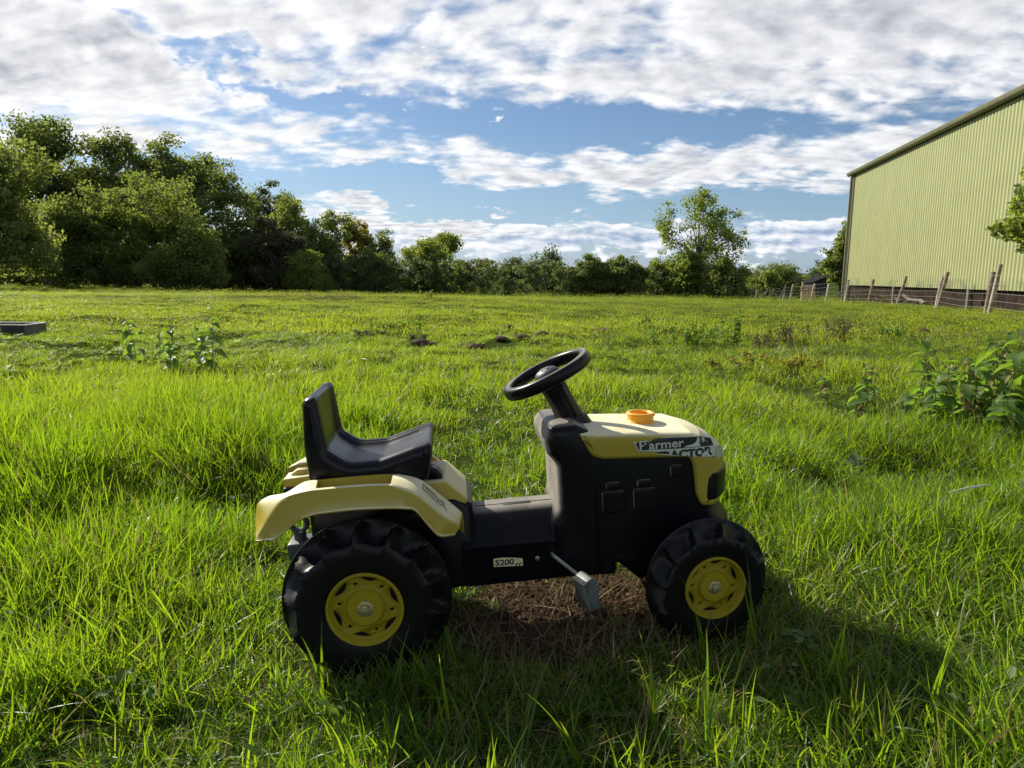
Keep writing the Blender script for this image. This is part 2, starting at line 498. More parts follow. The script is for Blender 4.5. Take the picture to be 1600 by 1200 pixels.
def terrain(x, y):
    x = np.asarray(x, float); y = np.asarray(y, float)
    r_ = np.hypot(x, y - 1.6)
    near = np.exp(-(r_ / 1.7) ** 4)
    z = near * (-0.02 + 0.078 * np.clip(x, -0.8, 0.8))
    w = np.log1p(np.exp(np.clip((y - 25.5) / 2.5, -40, 40))) * 2.5
    w = np.minimum(w, 95 + 0 * w)
    z = z - 0.0307 * w
    z = z + np.clip(-x, 0, 60) * 0.00040 * np.minimum(w, 60)
    far = 1 - np.exp(-(r_ / 1.5) ** 4)
    amp = far * np.exp(-np.clip(y - 13, 0, 99) / 12)
    z = z + amp * (0.045 * vnoise(x, y, 0.55, 1) + 0.045 * vnoise(x, y, 1.7, 2) + 0.035 * vnoise(x, y, 5.0, 3))
    z = z - 0.05 * np.clip((x - 2) / 8, 0, 1) * np.exp(-((y - 25) / 7.0) ** 2)
    z = z + 0.10 * np.exp(-((x + 5) / 5.5) ** 2 - ((y - 23.5) / 2.6) ** 2)     # low rough ridge
    fd = far * np.exp(-(np.hypot(x, y) / 6.0) ** 4)
    z = z + fd * 0.10 * (tuft(x, y, 1.3) - 0.45)
    z = z + 0.006 * (1 - far) * vnoise(x, y, 0.09, 5)
    return z


def T1(x, y): return float(terrain(np.array([x]), np.array([y]))[0])


def bare(x, y):
    """bare trodden earth under the toy, 0..1"""
    a = np.hypot((x - 0.17) / 0.32, (y - 1.64) / 0.25)
    n_ = 0.3 * vnoise(x, y, 0.09, 11) + 0.35 * vnoise(x, y, 0.2, 12)
    return np.clip(1.35 - a + n_, 0, 1)


tx = np.linspace(-8.6, 8.6, 380); gx = 0.55 * np.sinh(tx)
ty = np.linspace(-8.0, 8.6, 360); gy = 1.6 + 0.55 * np.sinh(ty)
GX, GY = np.meshgrid(gx, gy)
GZ = terrain(GX, GY) - 0.006 * bare(GX, GY)
nx, ny_ = len(gx), len(gy)
idx = np.arange(nx * ny_).reshape(ny_, nx)
fq = np.stack([idx[:-1, :-1], idx[:-1, 1:], idx[1:, 1:], idx[1:, :-1]], -1).reshape(-1, 4)
me = np_mesh('field', np.stack([GX, GY, GZ], -1).reshape(-1, 3), fq, M_field, True)
a_ = me.attributes.new('bare', 'FLOAT', 'POINT'); a_.data.foreach_set('value', bare(GX, GY).astype(np.float32).ravel())
field = tag(obj('field', me), kind='structure')

# far wooded ridge on the skyline
hx = np.linspace(-900, 1300, 120); hv = []
for x in hx:
    h_ = 9 + 4 * math.sin(x * 0.004 + 1) + 2.5 * math.sin(x * 0.013) + 1.2 * math.sin(x * 0.05) + rng.normal(0, 0.5)
    hv += [(x, 1000, -8), (x, 1015, h_), (x, 1200, h_ * 0.7), (x, 1500, -8)]
hf = np.array([(i * 4 + j, i * 4 + 4 + j, i * 4 + 5 + j, i * 4 + 1 + j) for i in range(119) for j in range(3)])
M_hill = simple('far_woods', (0.035, 0.05, 0.03), 0.9, var=0.4, vscale=0.03)
tag(obj('hills', np_mesh('hills', np.array(hv), hf, M_hill, True)), kind='structure')

# ------------------------------------------------------------------ barn
BX = lambda y: 16.7 - 0.178 * (36 - y)          # the wall line that faces the field
WD = Vector((0.178, 1, 0)).normalized(); WN = Vector((-1, 0.178, 0)).normalized()   # along the wall, out of the wall
B0 = Vector((BX(36), 36, 0)); BLEN = 34.0
M_clad = simple('olive_cladding', (0.325, 0.345, 0.148), 0.48, var=0.05, vscale=1.2)
M_trim = simple('olive_trim', (0.17, 0.17, 0.095), 0.55, var=0.12, vscale=2)
M_basewall = simple('dark_boards', (0.030, 0.021, 0.016), 0.95, bump=0.4, bscale=20, var=0.4, vscale=3, spec=0.05)
M_roof = simple('roof_sheet', (0.22, 0.22, 0.20), 0.7, var=0.15)
# dirt along the foot of the cladding
t = M_clad.node_tree; p = t.nodes['Principled BSDF']
old = p.inputs['Base Color'].links[0].from_socket
tcn = t.nodes.new('ShaderNodeTexCoord'); spz = t.nodes.new('ShaderNodeSeparateXYZ'); t.links.new(tcn.outputs['Object'], spz.inputs[0])
foot = X(t, spz.outputs[2])
mp = t.nodes.new('ShaderNodeMapping'); mp.inputs['Scale'].default_value = (1, 1, 0.12); t.links.new(tcn.outputs['Object'], mp.inputs[0])
stn = noise(t, mp.outputs[0], 2.2, 5, 0.7)
blot = noise(t, tcn.outputs['Object'], 1.6, 4, 0.6).smooth(0.45, 0.7)
k_ = ((1.0 - foot.smooth(0.0, 0.5)) * blot * 0.8).clamp()
k2 = (stn.smooth(0.5, 0.8) * 0.40).clamp()
c = mixc(t, k2, old, (0.225, 0.245, 0.11)); c = mixc(t, k_, c, (0.10, 0.11, 0.075)); t.links.new(c, p.inputs['Base Color'])

barn = empty('barn', B0)
barn.rotation_euler = (0, 0, math.atan2(-WD.x, WD.y))   # local -Y runs along the wall towards the viewer, local -X faces the field
tag(barn, 'large barn clad in pale olive green ribbed metal sheets', 'barn')
ZB, ZT = 0.55, 5.86
v = []; pitch = 0.205; n_ = int((BLEN - 0.3) / pitch)
prof = []
for i in range(n_):
    y = -0.30 - i * pitch
    prof += [(0, y), (0, y - 0.070), (-0.055, y - 0.088), (-0.055, y - 0.187)]
for x, y in prof: v += [(x, y, 0), (x, y, ZT - ZB)]
f = np.array([(2 * i, 2 * i + 1, 2 * i + 3, 2 * i + 2) for i in range(len(prof) - 1)])
o = obj('cladding', np_mesh('cladding', np.array(v), f, M_clad), barn); o.location = (0, 0, ZB)
mb = MB(); mb.box(-0.10, 0.12, -0.29, 0.02, -1.2, ZT + 0.02); obj('corner_post', mb.mesh('corner_post', M_trim, False), barn)
mb = MB(); mb.tube([(-0.17, -0.10, 5.9), (-0.17, -0.10, -0.9)], 0.055, 10); obj('downpipe', mb.mesh('downpipe', M_trim), barn)
mb = MB()   # gutter: open half-round trough
gp = [(-0.06 - 0.12 + 0.12 * math.cos(a), 0.12 * math.sin(a)) for a in np.linspace(0, -math.pi, 9)]
gp = [(-0.06, 0.05)] + gp + [(-0.315, 0.03), (-0.315, 0.045), (-0.285, 0.045)]
v = [(x, yy, ZT + 0.10 + z) for yy in (0.35, -BLEN) for x, z in gp]; m_ = len(gp)
mb.add(v, [(i, i + 1, m_ + i + 1, m_ + i) for i in range(m_ - 1)] + [list(range(m_))])
obj('gutter', mb.mesh('gutter', M_trim, True, 50), barn)
mb = MB(); mb.box(-0.055, 0.02, -BLEN, 0.3, ZT + 0.025, ZT + 0.2); obj('fascia', mb.mesh('fascia', M_trim, False), barn)
mb = MB(); v = []
for yy in (0.4, -BLEN):
    v += [(-0.12, yy, ZT + 0.21), (9, yy, ZT + 2.3), (18, yy, ZT + 0.21), (18, yy, ZT + 0.13), (9, yy, ZT + 2.2), (-0.12, yy, ZT + 0.13)]
mb.add(v, [(i, (i + 1) % 6, 6 + (i + 1) % 6, 6 + i) for i in range(6)] + [(0, 1, 2, 3, 4, 5), (11, 10, 9, 8, 7, 6)])
obj('roof', fix_normals(mb.mesh('roof', M_roof, False)), barn)
mb = MB(); mb.add([(0.125, -0.05, -1.2), (18, -0.05, -1.2), (18, -0.05, ZT + 0.12), (9, -0.05, ZT + 2.19), (0.125, -0.05, ZT + 0.12)], [(4, 3, 2, 1, 0)])
obj('gable_wall', mb.mesh('gable_wall', M_clad, False), barn)
mb = MB(); mb.box(0.10, 0.25, -BLEN, -0.3, -1.3, ZB + 0.1); obj('base_wall', mb.mesh('base_wall', M_basewall, False), barn)
st = MB(); st.box(-0.02, 0.095, -0.07, 0.07, -1.2, 0.56)
sm = st.mesh('stanchion', M_steel, False)
for yy in (6.9, 13.7, 20.5, 27.3):
    o = obj('stanchion', sm, barn); o.location = (-0.0, -yy, 0)
# pale timber offcuts lying under the wall
off = empty('offcut_pile', (BX(27.2) - 0.25, 27.2, T1(BX(27.2) - 0.4, 27.2))); off.rotation_euler = barn.rotation_euler
tag(off, 'heap of pale timber offcuts at the foot of the barn wall', 'timber pile')
M_off = simple('weathered_timber', (0.22, 0.18, 0.14), 0.8, bump=0.4, bscale=30, var=0.3, vscale=4)
for i in range(10):
    mb = MB(); L_ = random.uniform(0.25, 0.7); mb.box(-0.05, 0.05, -L_ / 2, L_ / 2, -0.035, 0.035)
    o = obj('offcut', mb.mesh('offcut', M_off, False), off)
    o.location = (random.uniform(-0.2, 0.1), random.uniform(-1.9, 1.6), random.uniform(0.05, 0.34))
    o.rotation_euler = (random.uniform(-0.5, 0.5), random.uniform(-0.6, 0.6), random.uniform(-1.3, 1.3))

# ------------------------------------------------------------------ trees, hedges
def leaf_quads(centres, rad, per, size, flat=0.75, aspect=0.6, mat=None, orient_up=0.25, seed=0):
    """a cloud of small diamond leaves round each centre"""
    rg = np.random.default_rng(seed)
    n = len(centres)
    c = np.repeat(centres, per, 0); rr = np.repeat(np.broadcast_to(rad, (n,)), per)
    d = rg.normal(size=(n * per, 3)); d /= np.linalg.norm(d, axis=1)[:, None]
    q = c + d * (rr * rg.random(n * per) ** 0.55)[:, None] * np.array([1, 1, flat])
    nrm = rg.normal(size=(n * per, 3)) + d * 0.5 + np.array([0, 0, orient_up]); nrm /= np.linalg.norm(nrm, axis=1)[:, None]
    a = np.cross(nrm, rg.normal(size=(n * per, 3))); a /= np.linalg.norm(a, axis=1)[:, None]
    bb = np.cross(nrm, a)
    s_ = size * rg.uniform(0.6, 1.3, n * per)[:, None]
    v = np.stack([q - a * s_, q + bb * s_ * aspect, q + a * s_, q - bb * s_ * aspect], 1).reshape(-1, 3)
    f = np.arange(n * per * 4).reshape(-1, 4)
    rnd = np.repeat((np.repeat(rg.random(n), per) * 0.6 + rg.random(n * per) * 0.4), 4)
    return v, f, rnd


def leaf_mesh(name, v, f, rnd, mat):
    me = np_mesh(name, v, f, mat)
    a = me.attributes.new('rnd', 'FLOAT', 'POINT'); a.data.foreach_set('value', rnd.astype(np.float32))
    return me


def tree(name, x, y, top, w, mat, label, low=0.1, ncl=90, per=70, leaf=0.13, clr=0.16, lobes=7, bark=None, group=None, seed=None,
         cat='tree', trunk=True, upright=0.0, shape=None, limbs=16, lk=0.34):
    if shape is None: ncl, per, leaf, clr = int(ncl * 1.9), int(per * 1.25), leaf * 0.84, clr * 1.35
    seed = seed if seed is not None else (int(abs(x * 91 + y * 7 + top * 13)) % 9999)
    rg = np.random.default_rng(seed)
    z0 = T1(x, y); H_ = top - z0
    e = empty(name, (x, y, z0)); tag(e, label, cat, group)
    # crown volume: several overlapping lobes
    lob = shape
    if lob is None:
        cz = H_ * (low + 1) / 2; hz_ = H_ * (1 - low) / 2
        lob = [(0, 0, cz, w * 0.75, hz_ * 0.92)]
        for i in range(lobes):
            th = 2 * math.pi * i / lobes + rg.uniform(-0.4, 0.4); rr = w * rg.uniform(0.38, 0.62)
            lz = cz + hz_ * rg.uniform(-0.5, 0.62)
            lob.append((rr * math.cos(th), rr * math.sin(th), lz, w * rg.uniform(0.32, 0.50), hz_ * rg.uniform(0.28, 0.44)))
        lob.append((rg.uniform(-0.2, 0.2) * w, 0, cz + hz_ * 0.62, w * 0.42, hz_ * 0.38))
        if low < 0.08:
            for i in range(6):
                th = 2 * math.pi * i / 6 + rg.uniform(-0.3, 0.3)
                lob.append((0.55 * w * math.cos(th), 0.55 * w * math.sin(th), H_ * rg.uniform(0.17, 0.3), w * rg.uniform(0.4, 0.52), H_ * rg.uniform(0.2, 0.28)))
    lob = np.array(lob); vol = lob[:, 3] ** 2 * lob[:, 4]
    pick = rg.choice(len(lob), ncl, p=vol ** 0.75 / (vol ** 0.75).sum())
    d = rg.normal(size=(ncl, 3)); d /= np.linalg.norm(d, axis=1)[:, None]
    rr = rg.random(ncl) ** 0.42
    L_ = lob[pick]
    cen = L_[:, :3] + d * rr[:, None] * np.stack([L_[:, 3], L_[:, 3], L_[:, 4]], 1) * 0.9
    cen[:, 2] = np.maximum(cen[:, 2], 0.15 * clr * w + 0.1)
    crad = clr * w * rg.uniform(0.65, 1.35, ncl)
    fl = 0.75 + upright
    v, f, rnd = leaf_quads(cen, crad, per, leaf, flat=fl, seed=seed + 1)
    me = leaf_mesh(name + '_crown', v, f, rnd, LM[mat])
    obj('crown', me, e)
    if trunk:
        mb = MB(); tr = max(0.05, 0.022 * H_)
        ht = H_ * min(0.62, low + 0.42)
        path = [(0, 0, -0.3)] + [(rg.normal(0, 0.02) * w, rg.normal(0, 0.02) * w, ht * q) for q in (0.33, 0.66, 1.0)]
        mb.tube(path, [tr * 1.25, tr, tr * 0.8, tr * 0.45], 8)
        for i in rg.choice(ncl, min(limbs, ncl), replace=False):
            s0 = rg.uniform(0.35, 1.0); b0 = Vector((0, 0, ht * s0)); b1 = Vector(cen[i])
            mid = b0.lerp(b1, 0.5) + Vector((0, 0, 0.06 * H_ * rg.uniform(-0.3, 1)))
            mb.tube([b0, mid, b1], [tr * lk, tr * lk * 0.6, tr * lk * 0.2], 5, False)
        obj('trunk', mb.mesh(name + '_trunk', bark or M_bark), e)
    return e



# ------------------------------------------------------------------ the wood, the hedge and the trees round the field
tree('field_maple', -29.06, 40, 8.19, 3.74, 'mid', 'sunlit yellow green tree at the left edge of the wood', low=0.0, ncl=170, per=80, leaf=0.13, clr=0.15)
tree('oak_tree', -37.64, 58, 12.97, 5.32, 'dark', 'tallest dark oak at the far left with sky showing through its crown', low=0.12, ncl=150, per=80, leaf=0.16, clr=0.13, lobes=9, limbs=30)
tree('oak_tree', -33.16, 60, 12.27, 4.66, 'dark', 'broad oak second from the left behind the bushy trees', low=0.12, ncl=130, per=75, leaf=0.16, clr=0.15, limbs=28)
tree('oak_tree', -28.45, 60, 11.77, 4.38, 'dark', 'dense dark oak with bare limbs showing under a rounded crown', low=0.2, ncl=130, per=80, leaf=0.16, clr=0.15, limbs=34)
tree('hawthorn_tree', -30.16, 48, 5.89, 3.21, 'mid', 'dull green bushy tree under the tallest oak', low=0.0, ncl=120, per=80, leaf=0.12, clr=0.18)
tree('hawthorn_tree', -26.07, 50, 7.77, 4.99, 'mid', 'wide bushy tree with bright leaf tips in front of the oaks', low=0.0, ncl=190, per=85, leaf=0.12, clr=0.105, lobes=16)
tree('sycamore_tree', -23.2, 58, 9.3, 3.9, 'dark', 'dark rounded tree right of the dense oak', low=0.05, ncl=150, per=80, leaf=0.14, clr=0.16)
tree('hawthorn_tree', -22.29, 50, 4.28, 2.76, 'mid', 'low spreading tree at the foot of the wood with gaps of sky', low=0.0, ncl=110, per=75, leaf=0.12, clr=0.17)
tree('ash_tree', -22.36, 66, 9.42, 2.94, 'grey', 'thin airy ash with pale feathery top', low=0.35, ncl=75, per=45, leaf=0.14, clr=0.15, limbs=34)
tree('ash_tree', -19.23, 62, 7.82, 2.87, 'mid', 'green ash beside the feathery one', low=0.05, ncl=120, per=65, leaf=0.14, clr=0.16, limbs=24)
tree('sycamore_tree', -15.78, 60, 6.29, 2.67, 'mid', 'rounded sloping tree at the right end of the tall wood', low=0.0, ncl=130, per=75, leaf=0.13, clr=0.17)
tree('copper_shrub', -18.72, 56, 5.11, 2.30, 'purple', 'dark copper leaved shrub among the green trees', low=0.0, ncl=110, per=75, leaf=0.12, clr=0.18)
tree('willow_tree', -13.69, 64, 5.70, 1.94, 'yellow', 'olive yellow tree with tinted leaves past the tall wood', low=0.05, ncl=80, per=65, leaf=0.14, clr=0.2)
tree('willow_tree', -11.16, 62, 4.93, 1.88, 'mid', 'green half of the pair of trees past the tall wood', low=0.0, ncl=85, per=65, leaf=0.13, clr=0.2)
tree('holly_bush', -11.48, 58, 2.84, 1.55, 'dark', 'small blackish bush in front of the yellowish tree', low=0.0, ncl=60, per=80, leaf=0.1, clr=0.24)
tree('sallow_bush', -7.17, 60, 3.80, 2.46, 'light', 'pale green dome shaped bush rising above the hedge', low=0.0, ncl=130, per=80, leaf=0.11, clr=0.18)
tree('umbrella_tree', -7.65, 78, 5.54, 2.22, 'light', 'spreading flat topped tree behind the dome shaped bush', low=0.5, ncl=50, per=50, leaf=0.15, clr=0.2, limbs=20)
tree('sallow_bush', -15.88, 55, 2.68, 2.06, 'light', 'bright green bush bulging out of the hedge below the wood', low=0.0, ncl=110, per=80, leaf=0.1, clr=0.2)
tree('distant_tree', -6.06, 80, 2.76, 1.71, 'mid', 'small green tree between the dome bush and the bronze tree', low=0.0, ncl=40, per=60, leaf=0.15, clr=0.25)
tree('distant_tree', -3.92, 100, 3.38, 2.14, 'bronze', 'round bronze tinted tree far beyond the hedge', low=0.1, ncl=60, per=60, leaf=0.17, clr=0.2)
tree('elder_shrub', 0.00, 66, 2.94, 1.53, 'grey', 'feathery shrub left of the tallest shoots above the hedge', low=0.0, ncl=55, per=45, leaf=0.13, clr=0.2, upright=0.8)
tree('elder_shrub', 3.18, 66, 3.66, 2.00, 'grey', 'spiky grey green shrub with upright shoots above the hedge', low=0.0, ncl=70, per=45, leaf=0.13, clr=0.16, upright=1.2)
tree('round_bush', 6.10, 58, 2.75, 1.96, 'dark', 'left one of the two dark rounded bushes at the end of the hedge', low=0.0, ncl=170, per=90, leaf=0.10, clr=0.17)
tree('round_bush', 9.05, 58, 2.58, 1.86, 'dark', 'right one of the two dark rounded bushes at the end of the hedge', low=0.0, ncl=170, per=90, leaf=0.10, clr=0.17)
tree('sallow_bush', 12.38, 62, 2.41, 1.33, 'light', 'small yellow green bush between the round bushes and the tall ash', low=0.0, ncl=60, per=60, leaf=0.12, clr=0.22)
tree('field_maple', 14.44, 60, 3.44, 1.82, 'light', 'yellow green maple in front of the tall lone ash', low=0.0, ncl=90, per=70, leaf=0.13, clr=0.2)
tree('hawthorn_bush', 17.16, 58, 2.48, 1.96, 'dark', 'dark bush right of the tall lone ash', low=0.0, ncl=110, per=80, leaf=0.11, clr=0.2)
tree('hawthorn_bush', 26.72, 74, 2.87, 2.90, 'dark', 'wide dark bush with twiggy top behind the leaning fence', low=0.0, ncl=120, per=70, leaf=0.13, clr=0.18)
tree('hawthorn_bush', 26.03, 80, 1.74, 2.14, 'dark', 'low dark bush between two larger ones beyond the fence', low=0.0, ncl=70, per=70, leaf=0.13, clr=0.22)
tree('alder_tree', 28.30, 62, 5.77, 1.88, 'mid', 'slim tree half hidden behind the barn corner', low=0.1, ncl=70, per=60, leaf=0.14, clr=0.2, limbs=20)
tree('alder_shrub', 27.95, 66, 2.64, 1.29, 'grey', 'wispy pale shrub left of the barn corner', low=0.1, ncl=26, per=30, leaf=0.13, clr=0.25)
tree('alder_shrub', 28.88, 72, 1.33, 1.67, 'mid', 'low scrub beyond the wooden hurdle', low=0.0, ncl=45, per=60, leaf=0.12, clr=0.24)
tree('alder_shrub', 23.96, 84, 0.72, 1.20, 'mid', 'pale shrub growing behind the whitewashed pallet', low=0.0, ncl=40, per=50, leaf=0.13, clr=0.26)
# the tall lone ash: three rising limbs with open sprays of leaf
zt = T1(15.86, 62)
tree('ash_tree', 15.86, 62, 8.45, 3.9, 'light', 'tall lone ash with an open crown standing by itself right of centre', low=0.1, ncl=210, per=46, leaf=0.11, clr=0.17, lk=0.18,
     shape=[(0.5, 0, 6.9, 1.7, 2.3), (-0.1, 0, 8.3, 1.5, 1.5), (-2.5, 0, 5.7, 1.4, 2.2), (-2.6, 0.3, 7.4, 1.0, 1.2), (1.9, 0, 6.4, 2.0, 2.4), (2.9, 0, 5.0, 1.2, 1.8),
            (0.8, 0.4, 4.0, 2.3, 1.9), (-1.6, 0, 3.2, 1.6, 1.2)], limbs=60, bark=M_bark2, seed=41)
tree('sapling', 19.0, 53, 1.45, 0.62, 'light', 'small sapling with a thin pale trunk among the leaning posts', low=0.35, ncl=34, per=26, leaf=0.09, clr=0.3, bark=M_bark2, limbs=14)
# the tree whose branches reach in front of the barn at the right edge
tree('maple_tree', 11.2, 15.2, 4.3, 1.55, 'light', 'young maple reaching its leafy branches in front of the barn wall', low=0.22, ncl=150, per=30, leaf=0.075, clr=0.15,
     shape=[(0.1, 0, 2.9, 0.85, 1.1), (-0.62, 0, 1.95, 0.62, 0.28), (-0.25, 0, 2.5, 0.5, 0.5), (0.5, 0.2, 2.2, 0.7, 0.8), (-0.1, -0.1, 1.5, 0.45, 0.35), (-0.62, 0, 2.38, 0.34, 0.16)], limbs=60, seed=9)

# clipped hedge along the far side of the field: one long plant
hp = [(-52, 56, 2.6), (-36, 61, 2.4), (-25, 60, 1.7), (-15.2, 57.5, 2.15), (-5.2, 57.5, 2.05), (3.1, 57.5, 1.95), (8.3, 58, 1.85), (11.5, 60, 1.6), (17.7, 63, 1.3), (22.3, 84, 0.5), (30, 88, 0.9)]
hc, hr = [], []
rg = np.random.default_rng(77)
for (xa, ya, za), (xb, yb, zb) in zip(hp[:-1], hp[1:]):
    L_ = math.hypot(xb - xa, yb - ya)
    for i in range(int(L_ * 21)):
        u = rg.random(); x = xa + (xb - xa) * u; y = ya + (yb - ya) * u + rg.normal(0, 0.6)
        z0 = T1(x, y); zt = za + (zb - za) * u + 0.22 * float(vnoise(x, 0, 2.2, 6)) + 0.12 * float(vnoise(x, 0, 0.8, 8))
        w_ = rg.random() ** 0.75
        hc.append((x, y, z0 + 0.1 + (zt - 0.2 - z0) * w_)); hr.append(rg.uniform(0.24, 0.5))
v, f, rnd = leaf_quads(np.array(hc), np.array(hr), 62, 0.085, 0.85, seed=5)
hd = empty('hedge', (0, 58, T1(0, 58))); tag(hd, 'long dark hawthorn hedge along the far side of the field', 'hedge')
o = obj('foliage', leaf_mesh('hedge_foliage', v - np.array([0, 58, T1(0, 58)]), f, rnd, LM['hedge']), hd)
mb = MB()
for i in range(150):
    u = rg.random() * (len(hp) - 1); a = int(u); u -= a
    x = hp[a][0] * (1 - u) + hp[a + 1][0] * u; y = hp[a][1] * (1 - u) + hp[a + 1][1] * u; z = T1(x, y)
    mb.tube([(x, y - 58, z - T1(0, 58) - 0.1), (x + rg.normal(0, 0.2), y - 58, z - T1(0, 58) + 0.8)], [0.04, 0.02], 5, False)
tag(obj('stems', mb.mesh('hedge_stems', M_bark), hd), kind='stuff')
# tree trunks and undergrowth that close the view below the wood
for i, (x, y, h_) in enumerate([(-41, 60, 5.5), (-35, 64, 6), (-29, 65, 6), (-23, 64, 5), (-19, 66, 4.0)]):
    tree('hazel_bush', x, y, h_ * 0.62, 3.4, 'dark', ['hazel undergrowth in the shade at the far left edge of the wood', 'hazel undergrowth below the tallest oak', 'hazel undergrowth behind the wide bushy tree',
         'hazel undergrowth behind the copper leaved shrub', 'hazel undergrowth under the airy ash'][i], low=0.0, ncl=80, per=70, leaf=0.15, clr=0.2, cat='bush')

# ------------------------------------------------------------------ fences
M_post = simple('fence_timber', (0.20, 0.15, 0.10), 0.85, bump=0.6, bscale=25, var=0.4, vscale=5)
M_postg = simple('grey_timber', (0.36, 0.32, 0.26), 0.85, bump=0.6, bscale=25, var=0.35, vscale=5)
M_wire = simple('fence_wire', (0.42, 0.40, 0.36), 0.5, 0.6)
M_hurdle = simple('hurdle_timber', (0.36, 0.22, 0.14), 0.8, bump=0.4, bscale=20, var=0.3, vscale=4)
M_white = simple('whitewashed_timber', (0.60, 0.56, 0.46), 0.75, bump=0.3, bscale=20, var=0.2, vscale=4)
near = [(11.35, 17.0, 0.15, 0.15, 1.05), (11.42, 17.2, 0.14, 0.08, 0.88), (13.28, 22.3, -0.02, 0.20, 1.09), (13.34, 22.5, -0.02, 0.10, 0.96), (14.00, 26.0, -0.17, 0.23, 1.11),
        (14.67, 29.5, -0.15, 0.13, 0.99), (15.56, 33.5, -0.21, 0.09, 1.01)]
farp = [(16.41, 37.5, -0.44, 0.13, 1.03), (17.07, 41.0, -0.45, 0.18, 1.02), (18.57, 46.0, -0.41, 0.04, 1.06), (18.61, 48.0, -0.68, 0.13, 1.15), (19.65, 52.0, -0.76, 0.09, 1.11), (19.47, 52.5, -0.78, 0.42, 1.03),
        (20.48, 57.0, -0.93, 0.25, 1.01), (20.81, 60.0, -1.02, 0.59, 1.07), (21.34, 63.0, -1.12, 0.11, 1.01), (21.86, 67.0, -1.25, 0.18, 1.01), (22.47, 71.0, -1.38, 0.06, 1.07), (23.06, 75.0, -1.51, 0.07, 1.00),
        (23.24, 79.0, -1.65, 0.42, 0.99)]


def wire_fence(posts, ends, label, rp, grey=False):
    x0, y0 = posts[0][:2]; z0 = T1(x0, y0)
    e = empty('wire_fence', (x0, y0, z0)); tag(e, label, 'fence')
    for i, (x, y, zb, lean, h_) in enumerate(posts):
        g_ = T1(x, y) - 0.25; r_ = rp * random.uniform(0.85, 1.15)
        mb = MB(); a = Vector((x - x0 - lean * 0.25, y - y0, g_ - z0)); b_ = Vector((x - x0 + lean, y - y0 + random.uniform(-0.03, 0.03), zb + h_ - z0))
        mb.tube([a, a.lerp(b_, 0.5) + Vector((random.uniform(-0.012, 0.012), 0, 0)), b_], [r_ * 1.05, r_, r_ * 0.93], 9)
        obj('post', mb.mesh('post', M_postg if grey or i % 3 == 0 else M_post, True, 40), e)
    line = [ends[0]] + [(q[0], q[1]) for q in posts if abs(q[3]) < 0.3] + [ends[1]]
    for lvl in (0.08, 0.22, 0.38, 0.56, 0.78, 0.98):
        mb = MB(); pts = []
        for (xa, ya), (xb, yb) in zip(line[:-1], line[1:]):
            for u in (0, 0.5):
                x, y = xa + (xb - xa) * u, ya + (yb - ya) * u
                pts.append((x - x0, y - y0, T1(x, y) + lvl - (0.03 if u else 0) - z0))
        mb.tube(pts, 0.0035, 4, False); obj('wire', mb.mesh('wire', M_wire), e)
    mb = MB()
    for (xa, ya), (xb, yb) in zip(line[:-1], line[1:]):
        L_ = math.hypot(xb - xa, yb - ya); n_ = int(L_ / 0.28)
        for i in range(n_):
            u = i / n_; x, y = xa + (xb - xa) * u, ya + (yb - ya) * u; z = T1(x, y)
            mb.tube([(x - x0, y - y0, z + 0.08 - z0), (x - x0, y - y0, z + 0.77 - z0)], 0.002, 3, False)
    if mb.v: tag(obj('netting', mb.mesh('netting', M_wire), e), kind='stuff')
    return e


wire_fence(near, [(9.6, 9.5), (16.0, 35.5)], 'wire fence of stout brown posts in front of the barn wall', 0.062)
wire_fence(farp, [(16.0, 35.5), (23.4, 81.5)], 'straggling far wire fence of thin leaning posts left of the barn', 0.072, True)


def slatted(name, x, y, w, h_, n, rz, tilt, mat, label, cat, braces=2):
    e = empty(name, (x, y, T1(x, y) - 0.03), rz); e.rotation_euler = (tilt, 0, rz); tag(e, label, cat)
    for i in range(n):
        mb = MB(); z = 0.08 + (h_ - 0.16) * i / (n - 1); mb.box(-w / 2, w / 2, -0.012, 0.012, z - 0.04, z + 0.04)
        o = obj('slat', mb.mesh('slat', mat, False), e); o.rotation_euler = (0, random.uniform(-0.03, 0.03), 0)
    for s in np.linspace(-w / 2 + 0.04, w / 2 - 0.04, braces):
        mb = MB(); mb.box(s - 0.035, s + 0.035, 0.0125, 0.05, 0, h_); obj('upright', mb.mesh('upright', mat, False), e)
    return e


slatted('hurdle', 17.45, 42.0, 0.95, 0.95, 6, 0.25, -0.28, M_hurdle, 'reddish slatted wooden hurdle leaning on the far fence', 'hurdle', 3)
slatted('pallet', 23.3, 82.0, 0.62, 1.1, 4, 0.0, 0.05, M_white, 'pale whitewashed slatted pallet at the far end of the fence', 'pallet', 2)
# dark lean-to shed behind the far fence
M_shed = simple('shed_boards', (0.035, 0.030, 0.027), 0.85, var=0.4, vscale=3)
M_shedr = simple('shed_roof', (0.022, 0.021, 0.020), 0.95, var=0.3, vscale=3, spec=0.05)
sx, sy = 25.3, 60.0; sz = T1(sx, sy)
sh = empty('shed', (sx, sy, sz)); tag(sh, 'small dark lean-to shed with sloping roof behind the far fence', 'shed')
mb = MB(); v = [(x, y, z) for y in (-0.8, 1.2) for x, z in ((-0.55, -0.2), (0.55, -0.2), (0.55, 0.98 - sz), (-0.55, 0.52 - sz))]
mb.add(v, [(0, 1, 2, 3), (7, 6, 5, 4), (0, 4, 5, 1), (1, 5, 6, 2), (2, 6, 7, 3), (3, 7, 4, 0)]); obj('wall', mb.mesh('shed_wall', M_shed, False), sh)
mb = MB(); v = [(x, y, z + d) for d in (0.02, 0.09) for y in (-1.0, 1.4) for x, z in ((-0.70, 0.48 - sz), (0.68, 1.06 - sz))]
